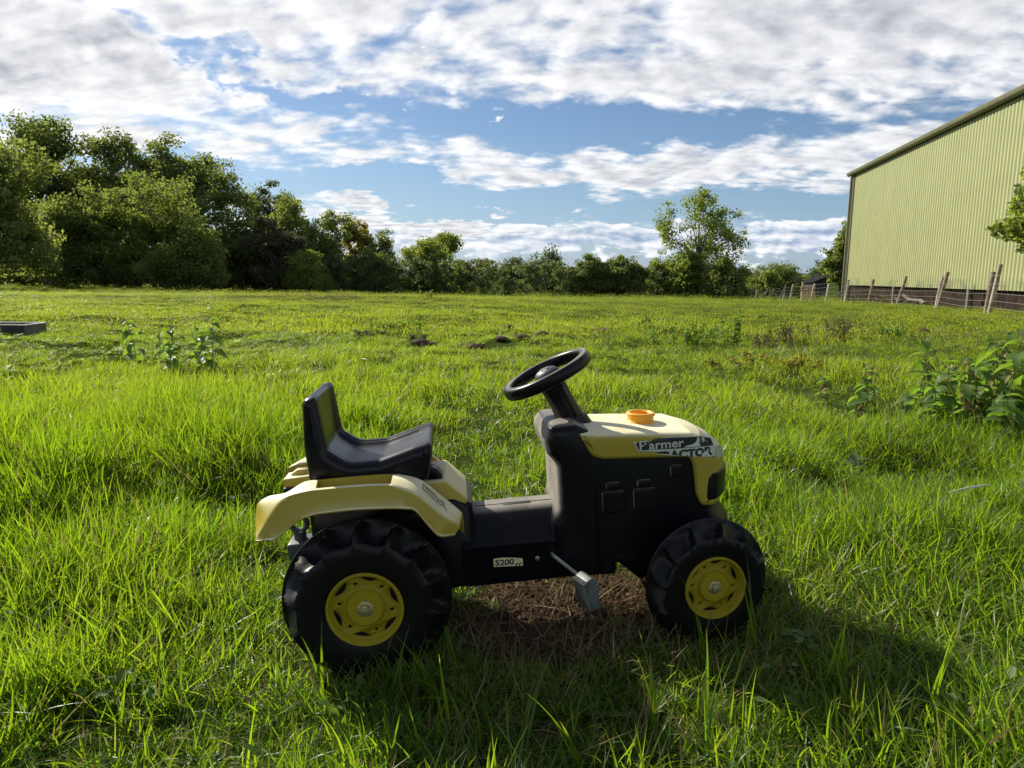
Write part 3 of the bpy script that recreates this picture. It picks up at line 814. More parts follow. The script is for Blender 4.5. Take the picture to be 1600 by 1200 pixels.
mb.add(v, [(0, 1, 3, 2), (4, 6, 7, 5), (0, 4, 5, 1), (2, 3, 7, 6), (0, 2, 6, 4), (1, 5, 7, 3)]); obj('roof', mb.mesh('shed_roof', M_shedr, False), sh)

# ------------------------------------------------------------------ water trough at the left edge
M_trough = simple('trough_plastic', (0.020, 0.020, 0.019), 0.45, var=0.3, vscale=12)
M_rimw = simple('trough_rim', (0.42, 0.42, 0.40), 0.35, 0.1, var=0.2, vscale=8)
M_side = simple('trough_end', (0.10, 0.105, 0.085), 0.55, var=0.3, vscale=10)
TX, TY = -6.78, 8.75
trg = empty('feed_trough', (TX, TY, -0.03), R(4)); tag(trg, 'long low black feed trough with a pale rim in the grass', 'trough')
w_, d_, hh = 0.85, 0.22, 0.15
mb = MB(); mb.box(-w_, w_, -d_, -d_ + 0.012, -0.05, hh); mb.box(-w_, w_, d_ - 0.012, d_, -0.05, hh); mb.box(-w_ + 0.001, w_ - 0.001, -d_ + 0.012, d_ - 0.012, 0.03, 0.05); obj('tub', mb.mesh('tub', M_trough, False), trg)
for x0_ in (w_, -w_ - 0.012):
    mb = MB(); mb.box(x0_, x0_ + 0.012, -d_, d_, -0.05, hh); obj('end_wall', mb.mesh('end_wall', M_side, False), trg)
mb = MB()
for y0_, y1_ in ((-d_ - 0.012, -d_ + 0.022), (d_ - 0.022, d_ + 0.012)): mb.box(-w_ - 0.02, w_ + 0.02, y0_, y1_, hh + 0.002, hh + 0.016)
for x0_ in (-w_ - 0.02, -0.35, 0.30, w_ - 0.018): mb.box(x0_, x0_ + 0.038, -d_ + 0.022, d_ - 0.022, hh + 0.003, hh + 0.015)
obj('rim', mb.mesh('trough_rim', M_rimw, False), trg)

# ------------------------------------------------------------------ molehills
ml = [(0.38, 9.28, 0.115, 0.10, 'tallest dark molehill, just above the steering wheel'), (-0.43, 8.13, 0.125, 0.05, 'flat dark molehill left of the steering wheel'),
      (-0.14, 8.57, 0.09, 0.045, 'small molehill second left of the steering wheel'), (0.12, 8.78, 0.11, 0.04, 'low spread molehill beside the tallest one'), (0.35, 7.93, 0.10, 0.04, 'low crumbled molehill nearest the steering wheel'),
      (-1.12, 8.61, 0.13, 0.065, 'leftmost molehill with a grey weed behind it'), (-0.96, 8.55, 0.06, 0.03, 'tiny molehill at the foot of the leftmost one'), (-0.06, 10.55, 0.10, 0.05, 'faint molehill behind the row above the steering wheel'),
      (1.34, 10.29, 0.13, 0.06, 'grey green molehill right of the tallest one'), (1.37, 11.78, 0.10, 0.05, 'farthest small molehill behind the grey green one')]
for x, y, r_, h_, lab in ml:
    bm = bmesh.new(); bmesh.ops.create_icosphere(bm, subdivisions=4, radius=1)
    for q in bm.verts:
        c_ = q.co.copy(); k_ = 1 + 0.10 * float(vnoise(c_.x * 2 + x * 9, c_.y * 2 + c_.z, 0.7, 3)) + 0.10 * float(vnoise(c_.x * 6 + y * 5, c_.y * 6 + c_.z * 4, 0.8, 4))
        q.co = Vector((c_.x * r_ * k_ * 0.9, c_.y * r_ * k_ * 0.9, (max(c_.z, -0.2) * h_ * k_ * 0.85)))
    me = bpy.data.meshes.new('molehill'); bm.to_mesh(me); bm.free(); me.materials.append(M_mole)
    me.polygons.foreach_set('use_smooth', np.ones(len(me.polygons), bool))
    o = obj('molehill', me); o.location = (x, y, T1(x, y) + 0.02); tag(o, lab, 'molehill', 'molehills in the field')

# ------------------------------------------------------------------ nettles and weeds
def leaf_me(name, L_, w_, mat, droop=0.5, fold=0.25, n=7, teeth=True):
    """ovate toothed leaf growing along +X, folded on its midrib and drooping"""
    v, f = [], []
    for i in range(n + 1):
        u = i / n; wd = w_ * math.sin(math.pi * min(1, u * 0.93 + 0.07) ** 0.72) ** 0.9 * (1 - 0.25 * u)
        if teeth and 0 < i < n: wd *= (1.10 if i % 2 else 0.90)
        if i == n: wd = 0.0004
        a = droop * u; x = L_ * (math.sin(a) / max(a, 1e-3) if False else u * math.cos(a * 0.7)); z = -L_ * u * math.sin(a * 0.7)
        v += [(x, -wd, z + wd * fold), (x, -wd * 0.5, z + wd * fold * 0.35), (x, 0, z - wd * 0.06), (x, wd * 0.5, z + wd * fold * 0.35), (x, wd, z + wd * fold)]
    for i in range(n):
        for j in range(4): f.append((i * 5 + j, i * 5 + j + 1, i * 5 + j + 6, i * 5 + j + 5))
    me = np_mesh(name, np.array(v), np.array(f), mat, True)
    a = me.attributes.new('rnd', 'FLOAT', 'POINT'); a.data.foreach_set('value', np.full(len(v), 0.5 if mat is not M_dead else random.random(), np.float32))
    return me


LEAF = [leaf_me('nettle_leaf', 0.075, 0.023, M_nettle, dr, fo) for dr, fo in ((0.5, 0.3), (0.9, 0.45), (1.3, 0.2))]
DEADL = [leaf_me('dead_leaf', 0.06, 0.014, M_dead, 1.8, 0.9), leaf_me('dead_leaf', 0.045, 0.016, M_dead, 1.2, 1.1)]


def nettle(x, y, h_, label, big=1.0, lean=(0.0, 0.0), pairs=6, dead=0, bare_=0.3, group=None, cat='nettle', leafset=None):
    e = empty('nettle', (x, y, T1(x, y)), random.uniform(0, 6.28)); tag(e, label, cat, group)
    mb = MB(); pts = [Vector((lean[0] * u * u, lean[1] * u * u, h_ * u - 0.03)) for u in np.linspace(0, 1, 7)]
    mb.tube(pts, [0.0045 - 0.003 * i / 6 for i in range(7)], 6); obj('stem', mb.mesh('nettle_stem', M_stalk), e)
    for i in range(pairs):
        u = bare_ + (1 - bare_) * (i / max(1, pairs - 1)) ** 0.9
        k_ = min(6, int(u * 6)); q = pts[k_].lerp(pts[min(6, k_ + 1)], u * 6 - k_)
        sc = big * (1.15 - 0.65 * ((u - bare_) / (1 - bare_))) * random.uniform(0.8, 1.15)
        for s in (0, 1):
            if random.random() < 0.10: continue
            me = random.choice(leafset or LEAF) if random.random() > dead else random.choice(DEADL)
            o = obj('leaf', me, e); o.location = q; o.scale = (sc, sc, sc)
            o.rotation_euler = (random.uniform(-0.3, 0.3), random.uniform(-0.35, 0.35) - (0.3 if u > 0.9 else 0), i * 1.57 + s * math.pi + random.uniform(-0.25, 0.25))
    return e


NL = [(-3.36, 6.30, 0.40, 'nettle standing alone at the left of the left clump', 1.5, 5), (-3.00, 6.0, 0.36, 'shorter pale nettle second from the left in the left clump', 1.0, 5), (-2.78, 5.80, 0.50, 'tall nettle with drooping leaves in the middle of the left clump', 1.4, 6),
      (-2.66, 5.95, 0.40, 'nettle leaning behind the tall middle one of the left clump', 1.1, 5), (-2.55, 6.0, 0.54, 'tallest nettle, at the right of the left clump', 1.35, 6), (-2.50, 5.75, 0.32, 'low broad leaved nettle at the right foot of the left clump', 1.5, 5),
      (-2.72, 5.62, 0.27, 'lowest nettle in front of the left clump', 1.5, 4)]
for x, y, h_, lab, bg_, pr in NL: nettle(x, y, h_ + 0.06, lab, bg_ * 1.55, (random.uniform(-0.05, 0.05), random.uniform(-0.04, 0.04)), pr + 3, 0.0, 0.2, 'nettles in the left clump')
NR = [(2.02, 3.95, 0.40, 'nettle at the left end of the right clump', 1.2, 0.3), (2.20, 3.80, 0.34, 'low nettle with big leaves, second in the right clump', 1.5, 0.15), (2.33, 3.95, 0.52, 'nettle with a nodding pale top in the right clump', 1.6, 0.3),
      (2.30, 3.55, 0.36, 'half withered brown nettle in the right clump', 1.3, 0.75), (2.47, 3.75, 0.44, 'nettle with one very broad leaf in the right clump', 1.9, 0.2), (2.60, 3.85, 0.40, 'withered nettle behind the broad leaved one', 1.3, 0.7),
      (2.42, 3.42, 0.54, 'tallest upright nettle near the right edge', 1.45, 0.25), (2.56, 3.5, 0.40, 'bushy nettle at the right edge', 1.7, 0.2), (2.70, 3.65, 0.44, 'nettle with curled leaves at the right edge', 1.6, 0.35),
      (2.34, 3.30, 0.26, 'lowest nettle at the front of the right clump', 1.4, 0.2), (2.60, 3.25, 0.30, 'front right nettle half hidden by grass', 1.6, 0.3), (2.10, 4.25, 0.34, 'withered nettle behind the left end of the right clump', 1.2, 0.65),
      (2.75, 4.2, 0.40, 'brown seeded nettle at the back of the right clump', 1.2, 0.7), (2.50, 4.2, 0.36, 'nettle at the back middle of the right clump', 1.4, 0.35),
      (2.15, 3.55, 0.26, 'short broad nettle at the front left of the right clump', 1.5, 0.15), (2.28, 3.68, 0.38, 'dense nettle between the low one and the withered one', 1.5, 0.2), (2.40, 3.62, 0.34, 'nettle with upturned leaves in the heart of the right clump', 1.6, 0.2),
      (2.52, 3.62, 0.46, 'leaning nettle behind the tallest upright one', 1.5, 0.3), (2.66, 3.45, 0.36, 'nettle cut by the right edge, lower of two', 1.7, 0.25), (2.72, 3.9, 0.48, 'nettle cut by the right edge, taller of two', 1.5, 0.35),
      (1.95, 4.3, 0.26, 'small nettle apart from the right clump on its left', 1.2, 0.4), (2.45, 3.95, 0.40, 'nettle with pale young leaves behind the broad leaved one', 1.4, 0.1)]
for x, y, h_, lab, bg_, dd in NR: nettle(x, y, h_ + 0.05, lab, bg_ * 1.35, (random.uniform(-0.10, 0.10), random.uniform(-0.08, 0.08)), random.randint(8, 10), dd * 0.7, 0.2, 'nettles in the right clump')


def weed(x, y, h_, w_, label, mat, n=70, leaf=0.035, stems=7, group='weeds in the rough grass', seed=1, cat='weed'):
    rg = np.random.default_rng(seed)
    e = empty('weed', (x, y, T1(x, y))); tag(e, label, cat, group)
    mb = MB(); cen = []
    for i in range(stems):
        hh_ = h_ * rg.uniform(0.55, 1.0); a = Vector((rg.normal(0, w_ * 0.35), rg.normal(0, w_ * 0.3), -0.02)); b_ = a + Vector((rg.normal(0, w_ * 0.3), rg.normal(0, w_ * 0.2), hh_))
        mb.tube([a, a.lerp(b_, 0.5), b_], [0.004, 0.003, 0.0015], 4, False)
        for u in np.linspace(0.2, 1, 6): cen.append(a.lerp(b_, u))
    tag(obj('stems', mb.mesh('weed_stems', M_stalk), e), kind='stuff')
    v, f, rnd = leaf_quads(np.array(cen), np.full(len(cen), leaf * 1.3), 14, leaf * 0.62, 0.5, 0.4, seed=seed)
    obj('foliage', leaf_mesh('weed_foliage', v, f, rnd, mat), e)


WD_ = [(1.98, 8.5, 0.36, 0.30, 'leafy weed with upright stems left of the weed row', M_nettle), (2.22, 8.35, 0.30, 0.22, 'low weed beside the upright one in the weed row', M_nettle), (2.75, 8.7, 0.38, 0.25, 'tall thin weed in the middle of the weed row', M_nettle),
       (2.95, 8.4, 0.24, 0.4, 'brown seeded weed in the middle of the weed row', M_dead), (3.55, 9.3, 0.32, 0.24, 'bright green weed at the right of the weed row', LM['light']), (3.85, 9.6, 0.24, 0.35, 'brownish dock at the right end of the weed row', M_dead),
       (4.35, 9.6, 0.30, 0.18, 'thin brown stalks right of the weed row', M_dead), (2.10, 11.1, 0.13, 0.22, 'low grey green thistle clump left of the weed row', LM['grey']), (5.35, 10.0, 0.15, 0.26, 'low dark weed in the grass before the barn fence', M_nettle),
       (-1.85, 9.2, 0.07, 0.28, 'flat grey thistle patch in the field left of centre', LM['grey']), (-1.16, 8.85, 0.12, 0.10, 'grey weed behind the leftmost molehill', LM['grey']), (-1.45, 10.9, 0.11, 0.2, 'small dark tussock behind the molehills', M_nettle),
       (2.05, 6.2, 0.13, 0.3, 'yellowing weed patch in the rough grass right of the steering wheel', LM['yellow']), (2.35, 5.9, 0.14, 0.25, 'yellow leaved weed right of the steering wheel', LM['yellow']), (5.1, 14.5, 0.10, 0.3, 'dark tussock far right in the field', M_nettle),
       (-2.7, 22.5, 0.35, 0.35, 'green weed on the low ridge in the middle distance', LM['light'])]
for i, (x, y, h_, w_, lab, m_) in enumerate(WD_): weed(x, y, h_, w_, lab, m_, seed=i + 3)
# grey rosette and pale quill lying in the grass on the right
ro = empty('rosette', (1.31, 2.62, T1(1.31, 2.62) + 0.10)); tag(ro, 'pale grey green leafy rosette in the grass right of the toy', 'weed')
lm = leaf_me('rosette_leaf', 0.055, 0.014, LM['grey'], 0.5, 0.3)
for i in range(9):
    o = obj('leaf', lm, ro); o.rotation_euler = (random.uniform(-0.2, 0.2), random.uniform(-0.7, 0.1), i * 0.7); o.location = (0, 0, 0.01 * (i % 3))
mb = MB(); mb.tube([(-0.06, 0, 0), (0.0, 0.008, 0.012), (0.07, 0.02, 0.02)], [0.002, 0.004, 0.002], 6)
qu = obj('quill', mb.mesh('quill', simple('pale_quill', (0.62, 0.6, 0.55), 0.5))); qu.location = (1.37, 2.05, T1(1.37, 2.05) + 0.12)
tag(qu, 'pale white quill lying on the grass at the right', 'quill')

# ------------------------------------------------------------------ the ride-on toy tractor
YAW, TPI = R(5), R(4.5)
AX = Vector((math.cos(YAW) * math.cos(TPI), math.sin(YAW) * math.cos(TPI), math.sin(TPI)))
AY = Vector((-math.sin(YAW), math.cos(YAW), 0)); AZ = AX.cross(AY)
toy = empty('toy_tractor', (0, 0, 0))
TM = Matrix((AX, AY, AZ)).transposed().to_4x4(); TM.translation = Vector(TRO); toy.matrix_world = TM
tag(toy, 'black and yellow plastic ride-on pedal toy tractor standing in the grass', 'toy tractor')


def part(name, mb, mat, parent=toy, smooth=True, sharp=38):
    return obj(name, fix_normals(np_mesh(name, mb.v, mb.f, mat, smooth, sharp)), parent)


def sstep(a, b_, x):
    u = min(1, max(0, (x - a) / (b_ - a))); return u * u * (3 - 2 * u)


def nose(q, wd=0.118, crown=0.007):
    k_ = (abs(q.y) / wd) ** 2.3
    return Vector((q.x - 0.052 * k_ * sstep(0.715, 0.83, q.x), q.y * (1 - 0.06 * sstep(0.72, 0.835, q.x)), q.z - crown * (q.y / wd) ** 2 * sstep(0.36, 0.44, q.z)))


swap = lambda q: Vector((q.y, q.x, q.z))
# body: moulded deck, belly, dashboard column, engine block, rear chassis
mb = MB()
half = [(0.0, 0.2865), (0.022, 0.286), (0.036, 0.2830), (0.048, 0.2765), (0.062, 0.2645), (0.078, 0.2495), (0.091, 0.2370), (0.100, 0.2290), (0.1045, 0.222), (0.1035, 0.214), (0.1008, 0.206), (0.100, 0.15), (0.092, 0.128), (0.07, 0.122)]
sec = half + [(-y, z) for y, z in half[::-1] if y > 0]
pillow(mb, sec, 0.205, 0.47, 0.006, 3, 8, deform=swap)
dash = fillet([(0.414, 0.13), (0.408, 0.258), (0.424, 0.292), (0.425, 0.395), (0.405, 0.420), (0.399, 0.452), (0.414, 0.479), (0.47, 0.481), (0.500, 0.465), (0.52, 0.40), (0.52, 0.13)], [0, .03, .05, .03, .02, .02, .022, .01, .01, 0, 0])
pillow(mb, dash, -0.113, 0.113, 0.022, 5, 6)
eng = fillet([(0.465, 0.13), (0.462, 0.455), (0.72, 0.436), (0.78, 0.405), (0.806, 0.37), (0.811, 0.262), (0.836, 0.225), (0.840, 0.185), (0.82, 0.165), (0.70, 0.15), (0.625, 0.115), (0.600, 0.110), (0.548, 0.158), (0.545, 0.128)],
             [0, 0, .02, .02, .02, .02, .02, .015, .015, .03, .01, .01, .004, .006])
pillow(mb, eng, -0.109, 0.109, 0.012, 4, 8, deform=lambda q: nose(q, 0.109, 0.0))
rear = fillet([(-0.118, 0.215), (-0.118, 0.340), (0.196, 0.338), (0.236, 0.318), (0.238, 0.13), (0.05, 0.115), (-0.06, 0.125)], [.01, .01, .006, .006, .01, .02, .02])
pillow(mb, rear, -0.094, 0.094, 0.012, 3, 2)
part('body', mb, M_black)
# raised rib and relief of the pretend engine on both sides
for s in (-1, 1):
    y0_ = s * 0.1085
    def blk(x0, x1, z0, z1, h_=0.006):
        mb = MB()
        h_ *= 0.3
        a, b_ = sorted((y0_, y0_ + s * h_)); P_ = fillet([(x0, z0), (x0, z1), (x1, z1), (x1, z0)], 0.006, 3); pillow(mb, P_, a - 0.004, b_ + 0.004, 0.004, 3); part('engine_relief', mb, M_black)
    blk(0.455, 0.466, 0.262, 0.445, 0.003)
    for i in range(2): blk(0.52 + i * 0.07, 0.572 + i * 0.07, 0.275, 0.325, 0.006); blk(0.53 + i * 0.07, 0.562 + i * 0.07, 0.328, 0.345, 0.009)
    blk(0.675, 0.705, 0.345, 0.372, 0.008)
# slot and seam line on the deck
mb = MB(); P_ = fillet([(0.305, -0.022), (0.305, -0.006), (0.372, -0.006), (0.372, -0.022)], 0.006, 3)
pillow(mb, P_, 0.276, 0.2869, 0.001, 2, deform=lambda q: Vector((q.x, q.z, q.y))); part('deck_slot', mb, M_void)
mb = MB(); mb.tube([(0.242, -0.012, 0.2863), (0.303, -0.012, 0.2863), (0.306, -0.010, 0.2863), (0.372, -0.010, 0.2863), (0.376, -0.012, 0.2863), (0.42, -0.012, 0.2863)], 0.0012, 5); part('seam_line', mb, M_void)

# bonnet
hood = [(0.472, 0.470), (0.481, 0.449), (0.495, 0.422), (0.506, 0.409), (0.528, 0.401), (0.708, 0.389), (0.722, 0.385), (0.730, 0.364), (0.737, 0.300), (0.750, 0.279), (0.766, 0.271), (0.820, 0.268),
        (0.8265, 0.325), (0.829, 0.370), (0.822, 0.392), (0.790, 0.420), (0.763, 0.4365), (0.726, 0.4475), (0.60, 0.458), (0.52, 0.463)]
hood = fillet(hood, [.008, .02, .02, .02, .02, .015, .015, .015, .02, .015, .015, .01, .02, .02, .02, .03, .03, .03, .05, .01], 3)
mb = MB(); pillow(mb, hood, -0.118, 0.118, 0.014, 5, 10, deform=nose)
bonnet = part('bonnet', mb, M_yellow)
mb = MB(); pillow(mb, fillet([(0.797, 0.290), (0.801, 0.315), (0.808, 0.336), (0.820, 0.345), (0.8315, 0.346), (0.829, 0.286), (0.806, 0.283)], [.008, .02, .01, .01, .004, .004, .008], 3), -0.1196, 0.1196, 0.003, 3, 10, deform=lambda q: nose(q + Vector((0.0025, 0, 0))))
part('headlight', mb, M_void if False else M_black, bonnet)
for p0, nm in ((0.60, 'filler_neck'),):
    mb = MB(); cx, cz = 0.638, 0.4545
    mb.lathe([(0.034, -0.006), (0.0335, 0.001), (0.030, 0.004), (0.0305, 0.013), (0.0335, 0.016), (0.0335, 0.0195), (0.031, 0.0215), (0.0255, 0.0215), (0.0235, 0.019), (0.0235, -0.002), (0.001, -0.0025)], 40,
             Matrix.Translation((cx, -0.012, cz)) @ Matrix.Rotation(R(4), 4, 'Y'))
    part(nm, mb, M_orange, bonnet)


# stickers ------------------------------------------------------
def text_mesh(txt, box, bold=0.02, shear=0.0):
    cu = bpy.data.curves.new('lettering', 'FONT'); cu.body = txt; cu.size = 1; cu.offset = bold; cu.resolution_u = 3; cu.shear = shear
    o = bpy.data.objects.new('lettering', cu); COL.objects.link(o)
    me = bpy.data.meshes.new_from_object(o.evaluated_get(bpy.context.evaluated_depsgraph_get()))
    bpy.data.objects.remove(o); bpy.data.curves.remove(cu)
    co = np.empty(len(me.vertices) * 3); me.vertices.foreach_get('co', co); co = co.reshape(-1, 3)
    mn, mx = co.min(0), co.max(0); x0, x1, z0, z1 = box
    out = np.zeros_like(co); out[:, 0] = x0 + (co[:, 0] - mn[0]) / (mx[0] - mn[0]) * (x1 - x0); out[:, 2] = z0 + (co[:, 1] - mn[1]) / (mx[1] - mn[1]) * (z1 - z0)
    me.vertices.foreach_set('co', out.ravel()); me.update()
    return me


def cut(me, p0, p1):
    """keep what lies above the torn line p0 -> p1 (x, z)"""
    bm = bmesh.new(); bm.from_mesh(me)
    d = Vector((p1[0] - p0[0], 0, p1[1] - p0[1])).normalized(); nrm = Vector((-d.z, 0, d.x))
    bmesh.ops.bisect_plane(bm, geom=bm.verts[:] + bm.edges[:] + bm.faces[:], plane_co=Vector((p0[0], 0, p0[1])), plane_no=nrm, clear_inner=True)
    bm.to_mesh(me); bm.free(); return me


def stick(name, me, y, mat, parent, warp=True):
    bm = bmesh.new(); bm.from_mesh(me); bmesh.ops.triangulate(bm, faces=bm.faces)
    bmesh.ops.subdivide_edges(bm, edges=[e_ for e_ in bm.edges if e_.calc_length() > 0.012], cuts=3)
    for q in bm.verts:
        q.co = Vector((q.co.x, y, q.co.z))
        if warp:
            x_ = q.co.x
            for _ in range(6): x_ += q.co.x - nose(Vector((x_, y, q.co.z))).x
            n_ = nose(Vector((x_, y, q.co.z))); dz = max(0, q.co.z - 0.4405); q.co = Vector((n_.x, n_.y + 0.35 * dz, n_.z))
    bm.to_mesh(me); bm.free(); me.materials.clear(); me.materials.append(mat)
    o = obj(name, me, parent); return o


def flat(pts):
    me = bpy.data.meshes.new('sheet'); me.from_pydata([(x, 0, z) for x, z in pts], [], [list(range(len(pts)))]); return me


paper = stick('sticker', flat([(0.594, 0.4405), (0.612, 0.4445), (0.640, 0.4460), (0.70, 0.4435), (0.745, 0.4415), (0.770, 0.434), (0.777, 0.412), (0.781, 0.409), (0.779, 0.386), (0.760, 0.3865), (0.736, 0.390), (0.70, 0.3965), (0.666, 0.4015), (0.642, 0.4075), (0.637, 0.414), (0.612, 0.4170), (0.604, 0.4185)]), -0.1184, M_paper, bonnet)
stick('panel', flat([(0.5985, 0.4365), (0.6135, 0.4425), (0.645, 0.4445), (0.70, 0.4420), (0.745, 0.440), (0.768, 0.4325), (0.7745, 0.4145), (0.700, 0.4160), (0.6060, 0.4200)]), -0.1187, M_print, paper)
t_ = text_mesh('armer', (0.6275, 0.706, 0.4195, 0.4340), 0.02); stick('lettering', t_, -0.1190, M_paper, paper)
stick('lettering', flat([(0.6062, 0.4412), (0.6245, 0.4420), (0.6245, 0.4396), (0.6108, 0.4390), (0.6110, 0.4318), (0.6165, 0.4318), (0.6165, 0.4290), (0.6112, 0.4290), (0.6115, 0.4202), (0.6075, 0.4204)]), -0.1190, M_paper, paper)
mb = []
sw = flat([(0.704, 0.4178), (0.712, 0.4215), (0.726, 0.4240), (0.734, 0.4300), (0.7365, 0.4395), (0.7415, 0.4390), (0.7405, 0.4240), (0.7435, 0.4215), (0.7435, 0.4168)])
stick('emblem', sw, -0.1190, M_paper, paper)
stick('emblem', flat([(0.7475, 0.4385), (0.7525, 0.4375), (0.7605, 0.4165), (0.7515, 0.4166)]), -0.1190, M_paper, paper)
t_ = cut(text_mesh('TRACTOR', (0.640, 0.773, 0.3895, 0.4125), 0.05), (0.640, 0.4095), (0.735, 0.3895))
stick('lettering', t_, -0.1188, M_print, paper)
stick('film', flat([(0.779, 0.4105), (0.785, 0.4135), (0.7935, 0.413), (0.7945, 0.384), (0.788, 0.380), (0.782, 0.379), (0.776, 0.386)]), -0.1191, M_film, bonnet)
# engine size plate on the belly
pl = stick('plate', flat([(0.272, 0.1725), (0.272, 0.1915), (0.290, 0.1925), (0.322, 0.1890), (0.337, 0.1860), (0.337, 0.1690)]), -0.1015, M_plate, toy, False)
t_ = text_mesh('5200', (0.2755, 0.3175, 0.1740, 0.1880), 0.03); stick('lettering', t_, -0.1018, M_print, pl, False)
t_ = cut(text_mesh('cc', (0.3195, 0.3355, 0.1665, 0.1765), 0.03), (0.30, 0.1716), (0.34, 0.1698)); stick('lettering', t_, -0.1018, M_print, pl, False)
# bolts on the belly
for x, z in ((0.370, 0.183), (0.439, 0.184)):
    mb = MB(); mb.lathe([(0.0055, 0.0), (0.0055, 0.003), (0.003, 0.0045), (0.0003, 0.0045)], 8, Matrix.Translation((x, -0.0995, z)) @ Matrix.Rotation(R(90), 4, 'X')); part('bolt', mb, M_nut)

# steering
ax_ = Vector((-0.39, 0, 0.921)).normalized(); hubc = Vector((0.428, 0, 0.580))
WM = Matrix.Translation(hubc) @ Matrix.Rotation(-math.atan2(0.39, 0.921), 4, 'Y')
base_c = Vector((0.487, 0, 0.452))
mb = MB(); d = (hubc - base_c)
mb.tube([base_c - d * 0.1, base_c + d * 0.14, base_c + d * 0.145, base_c + d * 0.5, base_c + d * 0.78, base_c + d * 0.92], [0.041, 0.037, 0.031, 0.029, 0.030, 0.040], 24)
mb.tube([base_c + d * 0.2 + Vector((0.012, -0.024, 0.005)), base_c + d * 0.75 + Vector((0.012, -0.026, 0.004))], 0.008, 8)
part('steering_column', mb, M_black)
sw_ = empty('steering_wheel', (0, 0, 0)); sw_.parent = toy; sw_.matrix_local = WM
mb = MB(); Rm = 0.0965; secp = []
for a in np.linspace(0, 2 * math.pi, 16, endpoint=False):
    cx = math.copysign(abs(math.cos(a)) ** 0.7, math.cos(a)) * 0.0115; cz = math.copysign(abs(math.sin(a)) ** 0.7, math.sin(a)) * 0.0145; secp.append((Rm + cx, cz))
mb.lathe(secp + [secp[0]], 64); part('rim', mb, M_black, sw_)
mb = MB(); mb.lathe([(0.001, 0.014), (0.012, 0.0135), (0.022, 0.010), (0.029, 0.003), (0.031, -0.006), (0.031, -0.02)], 32)
part('hub', mb, M_hub, sw_)
for a in np.linspace(0, 2 * math.pi, 7)[:6]:
    m2 = MB(); m2.lathe([(0.0022, 0.0), (0.0022, 0.0012), (0.0002, 0.0012)], 8, Matrix.Translation((0.014 * math.cos(a), 0.014 * math.sin(a), 0.0128))); part('screw_hole', m2, M_void, sw_)
for a in (R(90), R(210), R(330)):
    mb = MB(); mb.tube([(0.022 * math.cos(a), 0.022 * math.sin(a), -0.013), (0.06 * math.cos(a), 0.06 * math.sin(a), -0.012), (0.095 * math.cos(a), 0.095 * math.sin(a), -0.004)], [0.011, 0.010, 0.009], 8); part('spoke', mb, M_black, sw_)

# seat
sp_ = [(-0.104, 0.405), (-0.108, 0.482), (-0.101, 0.583), (-0.072, 0.588), (-0.060, 0.470), (-0.022, 0.440), (0.045, 0.440), (0.120, 0.462), (0.160, 0.470), (0.158, 0.44), (0.147, 0.388), (0.10, 0.382)]
rd_ = [.01, .03, .018, .014, .02, .05, .05, .03, .016, .02, .02, .01]
pts_ = fillet(sp_, rd_, 5); grp = []
for j, r_ in enumerate(rd_): grp += [j] * 6
nrm_ = offset(pts_, 1.0); nrm_ = [Vector((a[0] - b_[0], a[1] - b_[1])).normalized() for a, b_ in zip(nrm_, pts_)]


def seat_disp(i, q):
    if grp[i] not in (3, 4, 5, 6, 7, 8): return q
    w = 1.0 if grp[i] in (4, 5, 6, 7) else 0.35
    y = abs(q.y); d_ = 0.011 * (1 - sstep(0.066, 0.090, y)) + 0.0035 * math.exp(-((y - 0.090) / 0.003) ** 2)
    return Vector((q.x + nrm_[i].x * d_ * w, q.y, q.z + nrm_[i].y * d_ * w))


def pillow_at(mb, poly, ys, y0, y1, r, seg, disp):
    full = [(y0 + r * (1 - math.cos(math.pi / 2 * k_ / seg)), r * (1 - math.sin(math.pi / 2 * k_ / seg))) for k_ in range(seg + 1)]
    full = full + [(y, 0.0) for y in ys] + [(-y, o) for y, o in full[::-1]]
    n = len(poly); v = []
    for y, o in full:
        for i, (x, z) in enumerate(offset(poly, o) if o > 1e-7 else poly): v.append(disp(i, Vector((x, y, z))))
    f = [(a * n + i, a * n + (i + 1) % n, (a + 1) * n + (i + 1) % n, (a + 1) * n + i) for a in range(len(full) - 1) for i in range(n)]
    e0 = offset(poly, full[0][1])
    mb.add(v, f + cap(e0, 0, True) + cap(e0, (len(full) - 1) * n, False))


ys = [-0.097, -0.095, -0.0925, -0.090, -0.0875, -0.085, -0.08, -0.074, -0.066, -0.04, 0.0]
mb = MB(); pillow_at(mb, pts_, ys + [-y for y in ys[:-1]][::-1], -0.124, 0.124, 0.020, 5, seat_disp)
part('seat', mb, M_seat, sharp=60)
# seat lever
mb = MB(); P_ = fillet([(0.142, 0.370), (0.142, 0.396), (0.152, 0.403), (0.164, 0.398), (0.174, 0.384), (0.175, 0.370)], [.004, .012, .012, .012, .008, .004], 4)
pillow(mb, P_, -0.072, -0.028, 0.006, 3); part('seat_lever', mb, M_black)
